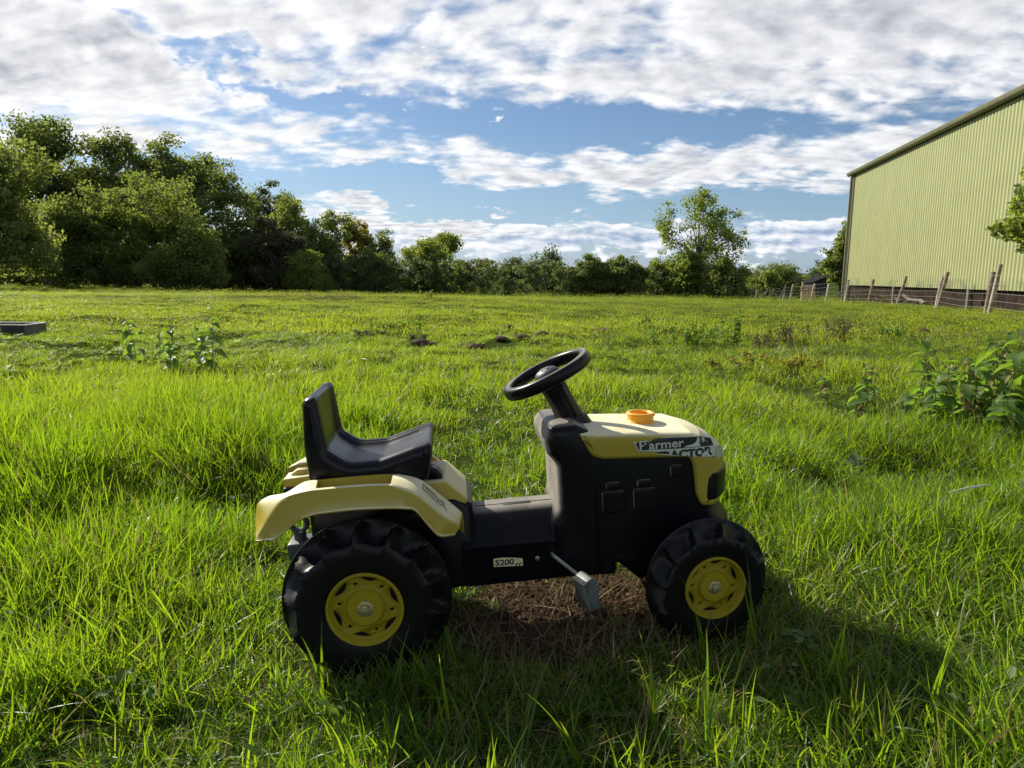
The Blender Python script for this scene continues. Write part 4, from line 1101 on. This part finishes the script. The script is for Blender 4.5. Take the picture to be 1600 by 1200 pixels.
# bleached housing beneath the seat, with the lug behind it
mb = MB(); P_ = fillet([(-0.12, 0.345), (-0.12, 0.374), (0.181, 0.376), (0.2265, 0.331), (0.2225, 0.319), (0.20, 0.312), (-0.10, 0.312)], [.006, .006, .008, .007, .005, .006, .006], 3)
pillow(mb, P_, -0.091, 0.091, 0.005, 3, 2)
hs = part('seat_housing', mb, M_housing)
mb = MB(); P_ = fillet([(-0.180, 0.374), (-0.180, 0.394), (-0.10, 0.398), (-0.10, 0.374)], 0.004, 3); pillow(mb, P_, -0.028, 0.03, 0.004, 3)
mb.tube([(-0.165, -0.002, 0.394), (-0.15, 0.0, 0.400), (-0.13, 0.0, 0.400), (-0.115, 0.0, 0.395)], [0.006, 0.010, 0.010, 0.006], 8); part('rear_lug', mb, M_housing, hs)
mb = MB(); P_ = fillet([(-0.182, 0.352), (-0.182, 0.373), (-0.10, 0.373), (-0.10, 0.352)], 0.004, 3); pillow(mb, P_, -0.03, 0.034, 0.004, 3); part('lug_block', mb, M_black, hs)

# mudguards
ROW = [((-0.222, .320), (-0.202, .325), (-0.200, .3225)), ((-0.219, .345), (-0.186, .345), (-0.180, .3225)), ((-0.212, .374), (-0.168, .367), (-0.160, .3230)), ((-0.190, .387), (-0.141, .398), (-0.118, .353)), ((-0.152, .391), (-0.120, .4075), (-0.102, .3605)),
       ((-0.112, .412), (-0.087, .412), (-0.082, .3655)), ((-0.070, .414), (-0.066, .4125), (-0.064, .367)), ((0.0, .4145), (0.0, .4125), (0.0, .3685)), ((0.064, .413), (0.064, .4095), (0.066, .3650)), ((0.098, .4085), (0.094, .401), (0.100, .3610)),
       ((0.133, .394), (0.123, .3845), (0.120, .3545)), ((0.172, .356), (0.160, .348), (0.143, .3210)), ((0.204, .324), (0.191, .318), (0.164, .2965)), ((0.213, .312), (0.205, .302), (0.195, .2925))]


def catmull(P_, sub):
    P_ = [np.array(q, float) for q in P_]; out = []
    for i in range(len(P_) - 1):
        a, b_, c_, d_ = P_[max(0, i - 1)], P_[i], P_[i + 1], P_[min(len(P_) - 1, i + 2)]
        for k_ in range(sub):
            u = k_ / sub; out.append(0.5 * (2 * b_ + (c_ - a) * u + (2 * a - 5 * b_ + 4 * c_ - d_) * u * u + (3 * b_ - a - 3 * c_ + d_) * u ** 3))
    return out + [P_[-1]]


def mudguard(s):
    SUB = 4; I_ = catmull([r_[0] for r_ in ROW], SUB); C_ = catmull([r_[1] for r_ in ROW], SUB); K_ = catmull([r_[2] for r_ in ROW], SUB)
    v, f = [], []; slot = set()
    for i, (a, c_, k_) in enumerate(zip(I_, C_, K_)):
        tipk = 0.012 * sstep(len(I_) - 6, len(I_) - 1, i)
        L3 = lambda p_, y: (p_[0], s * y, p_[1])
        a3 = np.array(L3(a, -0.126)); c3 = np.array(L3(c_, -0.202 + tipk)); k3 = np.array(L3(k_, -0.2085 + tipk)); w3 = np.array(L3((a[0] + 0.002, a[1] - 0.052), -0.119))
        row = [w3, w3 + (a3 - w3) * 0.8, a3 + np.array([0, 0, -0.002]), a3 + (c3 - a3) * 0.10 + np.array([0, 0, 0.0012]), a3 + (c3 - a3) * 0.34 + np.array([0, 0, 0.002]), a3 + (c3 - a3) * 0.60 + np.array([0, 0, 0.002]), a3 + (c3 - a3) * 0.86 + np.array([0, 0, 0.001]),
               a3 + (c3 - a3) * 0.97, c3 + (k3 - c3) * 0.14, k3 + (c3 - k3) * 0.10, k3 + np.array([0, -s * 0.0 - 0.004 * s * 1.0, 0.0012]), k3 + np.array([0, -0.004 * s, -0.0014])]
        v += row
    m_ = 12
    for i in range(len(I_) - 1):
        for j in range(m_ - 1):
            if 23 <= i < 33 and j in (3, 4, 5): slot.add(len(f))
            f.append((i * m_ + j, i * m_ + j + 1, (i + 1) * m_ + j + 1, (i + 1) * m_ + j))
    bm = bmesh.new(); vs = [bm.verts.new(q) for q in v]; fs = [bm.faces.new([vs[k_] for k_ in q]) for q in f]
    bmesh.ops.recalc_face_normals(bm, faces=bm.faces)
    up_ = sum(f_.normal.z for f_ in fs)
    if up_ < 0: bmesh.ops.reverse_faces(bm, faces=bm.faces)
    g_ = bmesh.ops.extrude_face_region(bm, geom=[fs[k_] for k_ in slot])
    for q in g_['geom']:
        if isinstance(q, bmesh.types.BMVert): q.co.z -= 0.020
    bmesh.ops.delete(bm, geom=[fs[k_] for k_ in slot], context='FACES_ONLY')
    me = bpy.data.meshes.new('mudguard'); bm.to_mesh(me); bm.free(); me.materials.append(M_yellow)
    me.polygons.foreach_set('use_smooth', np.ones(len(me.polygons), bool)); me.set_sharp_from_angle(angle=R(50))
    o = obj('mudguard', me, toy); md = o.modifiers.new('thick', 'SOLIDIFY'); md.thickness = 0.004; md.offset = -1
    # worn printed drawing on the front slope
    A_, B_ = np.array(ROW[10][0]), np.array(ROW[12][0]); A2, B2 = np.array(ROW[10][1]), np.array(ROW[12][1])
    def P3(u, w_):
        q0 = A_ + (B_ - A_) * u; q1 = A2 + (B2 - A2) * u; q = q0 + (q1 - q0) * w_
        return (q[0] + 0.0022, s * (-0.126 - 0.076 * w_), q[1] + 0.0032)
    mb = MB()
    for ln in ([(0.05, 0.30), (0.10, 0.55), (0.42, 0.62), (0.40, 0.36), (0.05, 0.30)], [(0.12, 0.38), (0.38, 0.44)], [(0.40, 0.40), (0.50, 0.44), (0.50, 0.62), (0.44, 0.66)], [(0.5, 0.5), (0.60, 0.46), (0.66, 0.60), (0.56, 0.66), (0.50, 0.58)], [(0.66, 0.5), (0.72, 0.62), (0.78, 0.72)], [(0.55, 0.40), (0.68, 0.42)]):
        mb.tube([P3(*q) for q in ln], 0.0007, 4, False)
    part('decal', mb, M_print, o)
    return o


mudguard(1); mudguard(-1)

# wheels
def tyre_mesh(Rr, hw, rb, N, D):
    """moulded tyre: scooped shoulder lugs on each half, knurled seam rib round the middle"""
    half = [(hw * 0.86, rb * 0.93, 0), (hw * 0.90, rb * 1.03, 0), (hw * 0.99, rb * 1.22, 0), (hw * 1.03, rb + (Rr - rb) * 0.42, 0.0), (hw * 1.02, rb + (Rr - rb) * 0.58, 0.0), (hw * 1.0, rb + (Rr - rb) * 0.70, 0.18), (hw * 0.955, rb + (Rr - rb) * 0.79, 0.6), (hw * 0.88, rb + (Rr - rb) * 0.88, 1.0), (hw * 0.72, rb + (Rr - rb) * 0.945, 1.0),
            (hw * 0.42, rb + (Rr - rb) * 0.975, 0.7), (hw * 0.16, rb + (Rr - rb) * 0.985, 0.25), (hw * 0.055, rb + (Rr - rb) * 0.99, 0.0), (hw * 0.05, Rr + 0.004, 0), (hw * 0.02, Rr + 0.0055, 0)]
    prof = [(a, r_, w, 1) for a, r_, w in half] + [(-a, r_, w, -1) for a, r_, w in half[::-1]]
    n = 20 * N; v, f = [], []; m_ = len(prof)
    for j in range(n):
        th = 2 * math.pi * j / n
        for a, r_, w, sg in prof:
            fr = (th * N / (2 * math.pi) + (0.0 if sg > 0 else 0.5) + (1 - abs(a) / hw) * 0.25) % 1.0
            sc = math.sin(math.pi * fr ** 0.5) ** 0.9 if fr > 0 else 0
            rr = r_ - D * w * sc; aa = a - sg * D * 0.7 * w * sc
            if abs(a) < hw * 0.052: rr += 0.0006 * (1 if j % 2 else -1)
            v.append((rr * math.cos(th), rr * math.sin(th), aa))
    for j in range(n):
        for i in range(m_ - 1): f.append((j * m_ + i, ((j + 1) % n) * m_ + i, ((j + 1) % n) * m_ + i + 1, j * m_ + i + 1))
    return fix_normals(np_mesh('tyre', np.array(v), f, M_tyre, True, 42))


def rim_mesh(rb):
    """dished wheel disc (axial +Z outward) with six rim slots and six bolt holes"""
    mb = MB(); NS = 96; zf = -0.0115
    mb.lathe([(r_ * rb, z) for r_, z in ((0.16, -0.004), (0.24, -0.001), (0.36, -0.001), (0.455, -0.001), (0.475, -0.003), (0.53, -0.0105), (0.56, zf))], NS)
    mb.lathe([(r_ * rb, z) for r_, z in ((0.885, zf), (0.90, -0.010), (0.93, 0.003), (0.965, 0.006), (1.0, 0.0065), (1.03, 0.003), (1.01, -0.01))], NS)
    circ = lambda r_, cx=0.0, cy=0.0, n=NS: [Vector((cx + r_ * rb * math.cos(2 * math.pi * j / n), cy + r_ * rb * math.sin(2 * math.pi * j / n), 0)) for j in range(n)]
    holes = []
    for k_ in range(6):
        a0 = 2 * math.pi * k_ / 6; ha = R(18.5)
        arc = [Vector((0.868 * rb * math.cos(a0 + t_), 0.868 * rb * math.sin(a0 + t_), 0)) for t_ in np.linspace(-ha, ha, 12)]
        inn = [arc[-1].lerp(arc[0], u) - Vector((math.cos(a0), math.sin(a0), 0)) * rb * (0.105 * math.sin(math.pi * u)) for u in np.linspace(0, 1, 12)[1:-1]]
        holes.append(arc + inn)
        h0 = a0 + math.pi / 6; holes.append(circ(0.052, 0.70 * rb * math.cos(h0), 0.70 * rb * math.sin(h0), 14))
    loops = [circ(0.885), circ(0.56)] + holes
    allv = [q for l_ in loops for q in l_]
    mb.add([(q.x, q.y, zf) for q in allv], [t_ for t_ in tessellate_polygon(loops)])
    for l_ in holes:
        n = len(l_); mb.add([(q.x, q.y, zf) for q in l_] + [(q.x, q.y, zf - 0.006) for q in l_], [(i, (i + 1) % n, n + (i + 1) % n, n + i) for i in range(n)])
    return fix_normals(np_mesh('rim', mb.v, mb.f, M_rim, True, 35))


mb = MB(); mb.lathe([(0.019, -0.004), (0.019, -0.0005), (0.0165, 0.001), (0.0125, 0.0012), (0.0115, 0.004), (0.0105, 0.0075), (0.006, 0.0085), (0.0003, 0.0088)], 12)
nut_me = fix_normals(mb.mesh('axle_nut', M_nut, True, 30))
hub_me = MB(); hub_me.lathe([(0.0001, -0.024), (0.081, -0.024)], 32); back_me = hub_me.mesh('hub_back', M_void)


def wheel(x, y, z, Rr, hw, rb, N, D, steer=0.0, spin=0.0, ty=None, rm=None):
    e = empty('wheel', (0, 0, 0)); e.parent = toy
    sgn = -1 if y < 0 else 1
    m_ = Matrix.Translation((x, y, z)) @ Matrix.Rotation(steer, 4, 'Z') @ Matrix.Rotation(R(90) if sgn < 0 else R(-90), 4, 'X') @ Matrix.Rotation(spin, 4, 'Z')
    e.matrix_local = m_
    obj('tyre', ty, e)
    o = obj('rim', rm, e); o.location = (0, 0, hw * 0.90)
    o = obj('axle_nut', nut_me, e); o.location = (0, 0, hw * 0.90 - 0.0005); o.scale = (rb / 0.078 * 0.9,) * 3
    o = obj('hub_back', back_me, e); o.location = (0, 0, hw * 0.90); o.scale = (rb / 0.078,) * 2 + (1,)
    return e


tr_, rr_ = tyre_mesh(0.172, 0.054, 0.078, 14, 0.032), rim_mesh(0.077)
tf_, rf_ = tyre_mesh(0.135, 0.046, 0.068, 12, 0.025), rim_mesh(0.067)
wheel(0.0, -0.163, 0.156, 0.168, 0.054, 0.078, 13, 0.026, 0, R(18), tr_, rr_)
wheel(0.0, 0.163, 0.156, 0.168, 0.054, 0.078, 13, 0.026, 0, R(25), tr_, rr_)
wheel(0.730, -0.170, 0.125, 0.131, 0.046, 0.068, 11, 0.021, R(6), R(22), tf_, rf_)
wheel(0.730, 0.170, 0.125, 0.131, 0.046, 0.068, 11, 0.021, R(6), R(40), tf_, rf_)
mb = MB(); mb.tube([(0, -0.16, 0.158), (0, 0.16, 0.158)], 0.012, 12); mb.tube([(0.73, -0.17, 0.128), (0.73, 0.17, 0.128)], 0.014, 12)
mb.tube([(0.73, -0.12, 0.128), (0.72, -0.08, 0.17)], 0.02, 10); mb.tube([(0.73, 0.12, 0.128), (0.72, 0.08, 0.17)], 0.02, 10); part('axle', mb, M_black)
# tow bar at the back with its ring
mb = MB(); P_ = fillet([(-0.188, 0.205), (-0.188, 0.243), (-0.11, 0.243), (-0.11, 0.205)], 0.006, 3); pillow(mb, P_, -0.035, 0.035, 0.006, 3)
mb.tube([(-0.163, 0.0, 0.24), (-0.163, 0.0, 0.262)], 0.014, 12)
for i in range(1): mb.lathe([(0.018 + 0.0065 * math.cos(a), 0.0065 * math.sin(a)) for a in np.linspace(0, 2 * math.pi, 10)], 24, Matrix.Translation((-0.163, 0, 0.280)) @ Matrix.Rotation(R(90), 4, 'X'))
part('tow_hitch', mb, M_hub)
# pedals
for s, (cx, cz), (ex, ez) in ((-1, (0.400, 0.192), (0.461, 0.150)), (1, (0.400, 0.192), (0.345, 0.205))):
    mb = MB(); mb.tube([(cx, s * 0.09, cz), (cx + (ex - cx) * 0.1, s * 0.108, cz + (ez - cz) * 0.1), (ex - (ex - cx) * 0.1, s * 0.138, ez), (ex, s * 0.16, ez - 0.008)], 0.0048, 8)
    cr = part('crank', mb, M_steel)
    mb = MB(); P_ = fillet([(-0.013, -0.040), (-0.016, -0.01), (-0.013, 0.036), (0.004, 0.040), (0.014, 0.030), (0.0135, -0.012), (0.009, -0.024), (0.013, -0.040)], [.004, .01, .004, .006, .006, .006, .006, .004], 3)
    pillow(mb, P_, -0.027, 0.027, 0.004, 3)
    o = part('pedal', mb, M_grey, cr); o.scale = (0.9, 0.9, 0.92); o.location = (ex + 0.005, s * 0.190, ez - 0.012); o.rotation_euler = (0, R(-10), R(20))
    for i in range(6):
        m2 = MB(); y_ = -0.0225 + i * 0.009; m2.box(-0.0225, -0.0150, y_ - 0.0017, y_ + 0.0017, -0.036, 0.033); q = part('tread_rib', m2, M_grey, o, False)
        q.parent = cr; q.matrix_local = o.matrix_basis.copy()

# ------------------------------------------------------------------ grass
def blades(n, rad, lmin, lmax, wd, tilt, curl, seg, seed, flop=0.15):
    rg = np.random.default_rng(seed)
    r_ = rad * np.sqrt(rg.random(n)); a = rg.random(n) * 6.2832
    base_ = np.stack([r_ * np.cos(a), r_ * np.sin(a), np.full(n, -0.012)], 1)
    ph = rg.random(n) * 6.2832; L_ = lmin + (lmax - lmin) * rg.random(n) ** 1.3; w = wd * rg.uniform(0.55, 1.25, n)
    th0 = np.abs(rg.normal(0, tilt, n)); kk = curl * rg.random(n) ** 1.5
    fl = rg.random(n) < flop; th0[fl] += rg.uniform(0.5, 1.1, fl.sum()); kk[fl] += 0.6
    tw = rg.normal(0, 0.7, n); pos = base_.copy(); rows = []
    for i in range(seg + 1):
        u = i / seg; th = th0 + kk * u ** 1.6
        d = np.stack([np.sin(th) * np.cos(ph), np.sin(th) * np.sin(ph), np.cos(th)], 1)
        side = np.stack([-np.sin(ph), np.cos(ph), np.zeros(n)], 1); nn_ = np.cross(d, side)
        ang = tw * (0.4 + u); sd = side * np.cos(ang)[:, None] + nn_ * np.sin(ang)[:, None]
        ww = (w * (1 - u ** 2.2) * (0.55 + 0.9 * u * (1 - u) * 2))[:, None] * 0.5 + 0.00012
        rows.append((pos - sd * ww, pos + sd * ww)); pos = pos + d * (L_ / seg)[:, None]
    v = np.stack([q for r2 in rows for q in r2], 1).reshape(-1, 3); m_ = 2 * (seg + 1)
    f = np.concatenate([np.arange(n)[:, None] * m_ + np.array([2 * i, 2 * i + 1, 2 * i + 3, 2 * i + 2])[None] for i in range(seg)])
    rnd = np.repeat(rg.random(n), m_)
    return v, f, rnd


def proto(name, mat, *a, **k_):
    v, f, rnd = blades(*a, **k_); me = np_mesh(name, v, f, mat, True)
    at_ = me.attributes.new('rnd', 'FLOAT', 'POINT'); at_.data.foreach_set('value', rnd.astype(np.float32))
    return bpy.data.objects.new(name, me)


def scatter(name, P_, rot, scl, ids, protos, label=None, cat=None):
    me = bpy.data.meshes.new(name); me.vertices.add(len(P_)); me.vertices.foreach_set('co', np.asarray(P_, np.float32).ravel())
    for nm, ty_, fld, dat in (('rot', 'FLOAT_VECTOR', 'vector', rot), ('scl', 'FLOAT_VECTOR', 'vector', scl), ('ids', 'INT', 'value', ids)):
        at_ = me.attributes.new(nm, ty_, 'POINT'); at_.data.foreach_set(fld, np.asarray(dat, np.int32 if ty_ == 'INT' else np.float32).ravel())
    o = obj(name, me); o['kind'] = 'stuff'
    if label: o['label'] = label
    if cat: o['category'] = cat
    ng = bpy.data.node_groups.new(name, 'GeometryNodeTree')
    ng.interface.new_socket('Geometry', in_out='INPUT', socket_type='NodeSocketGeometry'); ng.interface.new_socket('Geometry', in_out='OUTPUT', socket_type='NodeSocketGeometry')
    N_ = ng.nodes; gi, go = N_.new('NodeGroupInput'), N_.new('NodeGroupOutput')
    g2i = N_.new('GeometryNodeGeometryToInstance')
    for p_ in protos[::-1]:
        oi = N_.new('GeometryNodeObjectInfo'); oi.inputs['Object'].default_value = p_; oi.inputs['As Instance'].default_value = False
        ng.links.new(oi.outputs['Geometry'], g2i.inputs[0])
    iop = N_.new('GeometryNodeInstanceOnPoints'); iop.inputs['Pick Instance'].default_value = True
    def attr(nm, ty_):
        a = N_.new('GeometryNodeInputNamedAttribute'); a.data_type = ty_; a.inputs['Name'].default_value = nm; return a.outputs[0]
    e2r = N_.new('FunctionNodeEulerToRotation'); ng.links.new(attr('rot', 'FLOAT_VECTOR'), e2r.inputs[0])
    ng.links.new(gi.outputs[0], iop.inputs['Points']); ng.links.new(g2i.outputs[0], iop.inputs['Instance'])
    ng.links.new(attr('ids', 'INT'), iop.inputs['Instance Index']); ng.links.new(e2r.outputs[0], iop.inputs['Rotation']); ng.links.new(attr('scl', 'FLOAT_VECTOR'), iop.inputs['Scale'])
    ng.links.new(iop.outputs[0], go.inputs[0])
    md = o.modifiers.new('scatter', 'NODES'); md.node_group = ng
    return o


TMi = np.array(TM.inverted())


def toy_local(P_): return (np.c_[P_, np.ones(len(P_))] @ TMi.T)[:, :3]


def sector(n, y0, y1, half=0.98, extra=0.25):
    """points strewn evenly over the ground in view between two distances"""
    yy = np.sqrt(rng.random(n) * (y1 ** 2 - y0 ** 2) + y0 ** 2); xx = (rng.random(n) * 2 - 1) * (half * yy + extra)
    return xx, yy


LEAN = 0.30


def grow(name, n, y0, y1, protos, hfun, keep=None, lay=0.22, label='', **k_):
    x, y = sector(n, y0, y1, **k_); z = terrain(x, y); P_ = np.stack([x, y, z], 1)
    h_ = hfun(x, y); m_ = h_ > 0.02
    if keep is not None: m_ &= keep(x, y, P_)
    P_, h_, x, y = P_[m_], h_[m_], x[m_], y[m_]; n = len(P_)
    a_ = rng.normal(0, lay, n) + LEAN * vnoise(x, y, 0.9, 41); b_ = rng.normal(0, lay, n) + LEAN * vnoise(x, y, 0.9, 42); c_ = rng.random(n) * 6.2832
    a_ = a_ + 0.22 * np.clip(x - 0.5, 0, 1)                      # beaten down on the right of the toy
    ca, sa, cb, sb, cc, sc = np.cos(a_), np.sin(a_), np.cos(b_), np.sin(b_), np.cos(c_), np.sin(c_)
    # yaw first, then lean in field directions: Ry(b) Rx(a) Rz(c)
    m00 = cb * cc + sb * sa * sc; m10 = ca * sc; m20 = -sb * cc + cb * sa * sc; m21 = sb * sc + cb * sa * cc; m22 = cb * ca
    rot = np.stack([np.arctan2(m21, m22), -np.arcsin(np.clip(m20, -1, 1)), np.arctan2(m10, m00)], 1)
    scl = np.stack([0.55 + 0.45 * h_, 0.55 + 0.45 * h_, h_], 1) * rng.uniform(0.8, 1.25, n)[:, None]
    return scatter(name, P_, rot, scl, rng.integers(0, len(protos), n), protos, label, 'grass')




def near_h(x, y):
    t_ = tuft(x, y); P_ = np.stack([x, y, terrain(x, y)], 1); q = toy_local(P_)
    h_ = (0.30 + 0.95 * tuft(x, y, 1.3) ** 1.4) * (1 + 0.22 * np.clip((-0.35 - x) / 0.5, 0, 1))
    dx_ = np.maximum(np.maximum(-0.30 - q[:, 0], q[:, 0] - 0.98), 0); dy_ = np.maximum(np.maximum(-0.40 - q[:, 1], q[:, 1] - 0.30), 0)
    d = np.hypot(dx_, dy_); h_ *= 0.42 + 0.58 * np.clip(d / 0.35, 0, 1)
    h_ *= np.where(y < 1.25, np.clip(0.45 + 0.45 * np.abs(x), 0.45, 0.95), 1.0)
    h_ *= 1 - 0.85 * np.clip(bare(x, y) * 1.6, 0, 1)
    return h_


def near_keep(x, y, P_):
    q = toy_local(P_)
    b_ = bare(x, y)
    ok = rng.random(len(x)) > np.clip(b_ * 1.7, 0, 0.97)
    for wx, wy, rr in ((0, -0.163, 0.168), (0, 0.163, 0.168), (0.73, -0.17, 0.128), (0.73, 0.17, 0.128)):
        ok &= ~((np.abs(q[:, 0] - wx) < rr * 0.93) & (np.abs(q[:, 1] - wy) < 0.068))
    und = (q[:, 0] > -0.12) & (q[:, 0] < 0.84) & (np.abs(q[:, 1]) < 0.12)
    ok &= ~(und & (rng.random(len(x)) < 0.75))
    ok &= rng.random(len(x)) < np.clip(0.14 + 1.6 * tuft(x, y, 1.3), 0, 1)
    return ok & (np.hypot(x, y) > 0.55)


PN = [proto('grass_clump', M_lush, 26, 0.06, 0.06, 0.23, 0.0047, 0.33, 1.1, 6, 100 + i, flop=0.28) for i in range(9)]
PM = [proto('grass_patch', M_grass, 60, 0.13, 0.05, 0.20, 0.0052, 0.34, 1.0, 4, 200 + i, flop=0.2) for i in range(6)]
PF = [proto('turf_patch', M_turf, 120, 0.42, 0.03, 0.10, 0.0085, 0.35, 0.9, 3, 300 + i, flop=0.25) for i in range(5)]
PD = [proto('turf_far', M_turf, 220, 1.1, 0.03, 0.10, 0.017, 0.4, 0.8, 2, 400 + i, flop=0.25) for i in range(4)]
grow('long_grass', 13500, 0.62, 3.6, PN, near_h, near_keep, 0.24, 'long green grass close round the toy', extra=0.5)
hm = lambda x, y: (0.26 + 0.80 * tuft(x, y, 1.3) ** 1.7) * np.clip(1.0 - np.maximum(y - 4.2, 0) * 0.19, 0.42, 1.0) + 0.45 * np.exp(-((x + 2.85) / 0.55) ** 2 - ((y - 5.75) / 0.35) ** 2)
mole = np.array([(q[0], q[1], q[2]) for q in ml])


def clear_mole(x, y, P_):
    ok = rng.random(len(x)) < np.clip(0.18 + 1.7 * tuft(x, y, 1.3), 0, 1)
    for a, b_, r_ in mole: ok &= np.hypot(x - a, (y - b_) * 1.0) > r_ * 1.05 + 0.02
    ok &= ~((np.abs(x - TX) < 0.8) & (np.abs(y - TY) < 0.27))
    for a, b_, r_ in mole: ok &= ~((np.abs(x - a) < r_ * 1.1) & (y < b_) & (y > b_ - 0.35) & (rng.random(len(x)) < 0.75))
    return ok


grow('meadow_grass', 9800, 3.3, 9.5, PM, hm, clear_mole, 0.22, 'sunlit meadow grass in the middle of the field')
hf_ = lambda x, y: (0.36 + 0.75 * tuft(x, y, 2.0) ** 2.2) * np.clip(1 - (y - 10) * 0.045, 0.5, 1)
def clear_far(x, y, P_):
    ok = np.ones(len(x), bool)
    for a, b_, r_ in mole: ok &= np.hypot(x - a, y - b_) > r_ * 1.05 + 0.05
    return ok


grow('short_grass', 13500, 9.0, 27, PF, hf_, clear_far, 0.12, 'short grazed grass farther out in the field')
grow('far_grass', 5200, 26, 78, PD, lambda x, y: 0.28 + 0.25 * tuft(x, y, 6), None, 0.08, 'far grass towards the hedge', half=0.95)
# dead straw and small broad-leaved plants among the blades
PS = [proto('straw', M_straw, 14, 0.06, 0.04, 0.13, 0.0022, 1.2, 0.5, 4, 600 + i, flop=0.5) for i in range(4)]
grow('dead_straw', 700, 0.7, 5.5, PS, lambda x, y: 0.9 + 0 * x, near_keep, 0.5, 'dead straw blades among the green grass')
PW = []
for i in range(5):
    rg = np.random.default_rng(900 + i); n = 11; a = rg.random(n) * 6.28; r_ = rg.uniform(0.01, 0.07, n); c_ = np.stack([r_ * np.cos(a), r_ * np.sin(a), rg.uniform(0.03, 0.08, n)], 1)
    vs, fs = [], []
    for q in c_:
        th = rg.random() * 6.28; L_ = rg.uniform(0.006, 0.012); tl = rg.normal(0, 0.35, 2); o_ = len(vs)
        for u in np.linspace(0, 2 * math.pi, 9)[:-1]:
            lx = L_ * math.cos(u) * 1.25; ly = L_ * math.sin(u) * (0.72 if math.cos(u) > 0 else 0.85)
            vs.append((q[0] + lx * math.cos(th) - ly * math.sin(th), q[1] + lx * math.sin(th) + ly * math.cos(th), q[2] + lx * tl[0] + ly * tl[1] + 0.25 * abs(ly)))
        vs.append((q[0], q[1], q[2])); fs += [(o_ + k_, o_ + (k_ + 1) % 8, o_ + 8) for k_ in range(8)]
    me = np_mesh('broad_leaves', np.array(vs), fs, M_nettle, True); at_ = me.attributes.new('rnd', 'FLOAT', 'POINT'); at_.data.foreach_set('value', np.repeat(rg.random(n), 9).astype(np.float32))
    PW.append(bpy.data.objects.new('broad_leaves', me))
grow('broad_leaved_herbs', 620, 0.9, 5.0, PW, lambda x, y: 0.7 + 0.3 * tuft(x, y, 0.8), near_keep, 0.25, 'small broad leaved herbs growing among the blades')
# single tall blades standing in front of the toy
PT = [proto('tall_blade', M_lush, 4, 0.03, 0.14, 0.30, 0.0075, 0.30, 0.7, 9, 500 + i, flop=0.1) for i in range(5)]
cl = np.array([(-0.20, 1.10), (-0.13, 1.12), (-0.05, 1.13), (0.03, 1.10), (0.10, 1.13), (-0.33, 1.02), (-0.42, 1.08), (0.26, 1.18), (0.33, 1.06), (0.40, 1.14), (0.52, 1.02), (-0.62, 1.0), (-0.70, 1.2), (-0.9, 1.3), (0.62, 1.25), (0.9, 1.2), (-0.02, 1.0), (0.18, 0.98), (-0.5, 0.9), (0.75, 1.05), (-0.44, 1.30), (-0.36, 1.29), (-0.22, 1.28), (-0.15, 1.30), (0.40, 1.36), (0.50, 1.37), (0.58, 1.42)])
cl = np.concatenate([cl, cl + rng.normal(0, 0.035, cl.shape)])
P_ = np.stack([cl[:, 0], cl[:, 1], terrain(cl[:, 0], cl[:, 1])], 1); n = len(P_)
scatter('tall_blades', P_, np.stack([rng.normal(0, 0.15, n), rng.normal(0, 0.15, n), rng.random(n) * 6.28], 1), np.repeat(rng.uniform(0.5, 0.85, n)[:, None], 3, 1), rng.integers(0, 5, n), PT, 'single tall grass blades catching the sun in front of the toy', 'grass')
# dry fibres and crumbs of soil on the bare patch
x = rng.normal(0.17, 0.34, 480); y = rng.normal(1.52, 0.24, 480); z = terrain(x, y)
m_ = (y > 0.95); x, y, z = x[m_], y[m_], z[m_]; n = len(x)
scatter('straw', np.stack([x, y, z + 0.004], 1), np.stack([rng.normal(0, 0.2, n), rng.normal(0, 0.2, n), rng.random(n) * 6.28], 1), np.repeat(rng.uniform(0.5, 1.1, n)[:, None], 3, 1), rng.integers(0, 4, n), PS, 'dry dead grass on the bare earth under the toy', 'dry grass')
cr_p = []
for i in range(4):
    bm = bmesh.new(); bmesh.ops.create_icosphere(bm, subdivisions=2, radius=1)
    for q in bm.verts: q.co *= 1 + 0.35 * float(vnoise(q.co.x * 2 + i * 7, q.co.y * 2 + q.co.z * 3, 0.8, 31 + i))
    me = bpy.data.meshes.new('crumb'); bm.to_mesh(me); bm.free(); me.materials.append(M_crumb); cr_p.append(bpy.data.objects.new('crumb', me))
x = rng.normal(0.2, 0.26, 9000); y = rng.normal(1.62, 0.22, 9000); m_ = bare(x, y) > 0.25; x, y = x[m_], y[m_]; n = len(x)
scatter('soil_crumbs', np.stack([x, y, terrain(x, y) - 0.005], 1), rng.random((n, 3)) * 6.28, np.repeat((0.0018 + 0.006 * rng.random(n) ** 4)[:, None], 3, 1), rng.integers(0, 4, n), cr_p, 'crumbs of brown soil on the bare earth', 'soil')
# reddish sorrel stalks along the low ridge
PSo = [proto('sorrel', M_dead, 40, 0.5, 0.10, 0.28, 0.008, 0.15, 0.3, 3, 700 + i, flop=0.0) for i in range(3)]
x = rng.normal(-5.2, 2.6, 110); y = rng.normal(22.6, 1.6, 110); n = 110
x = np.concatenate([x, rng.normal(5.5, 3.0, 50)]); y = np.concatenate([y, rng.normal(11, 2.0, 50)]); n = len(x)
scatter('sorrel_stalks', np.stack([x, y, terrain(x, y)], 1), np.stack([np.zeros(n), np.zeros(n), rng.random(n) * 6.28], 1), np.repeat(rng.uniform(0.4, 0.85, n)[:, None], 3, 1), rng.integers(0, 3, n), PSo, 'brownish seeding stalks on the low ridge', 'dry grass')
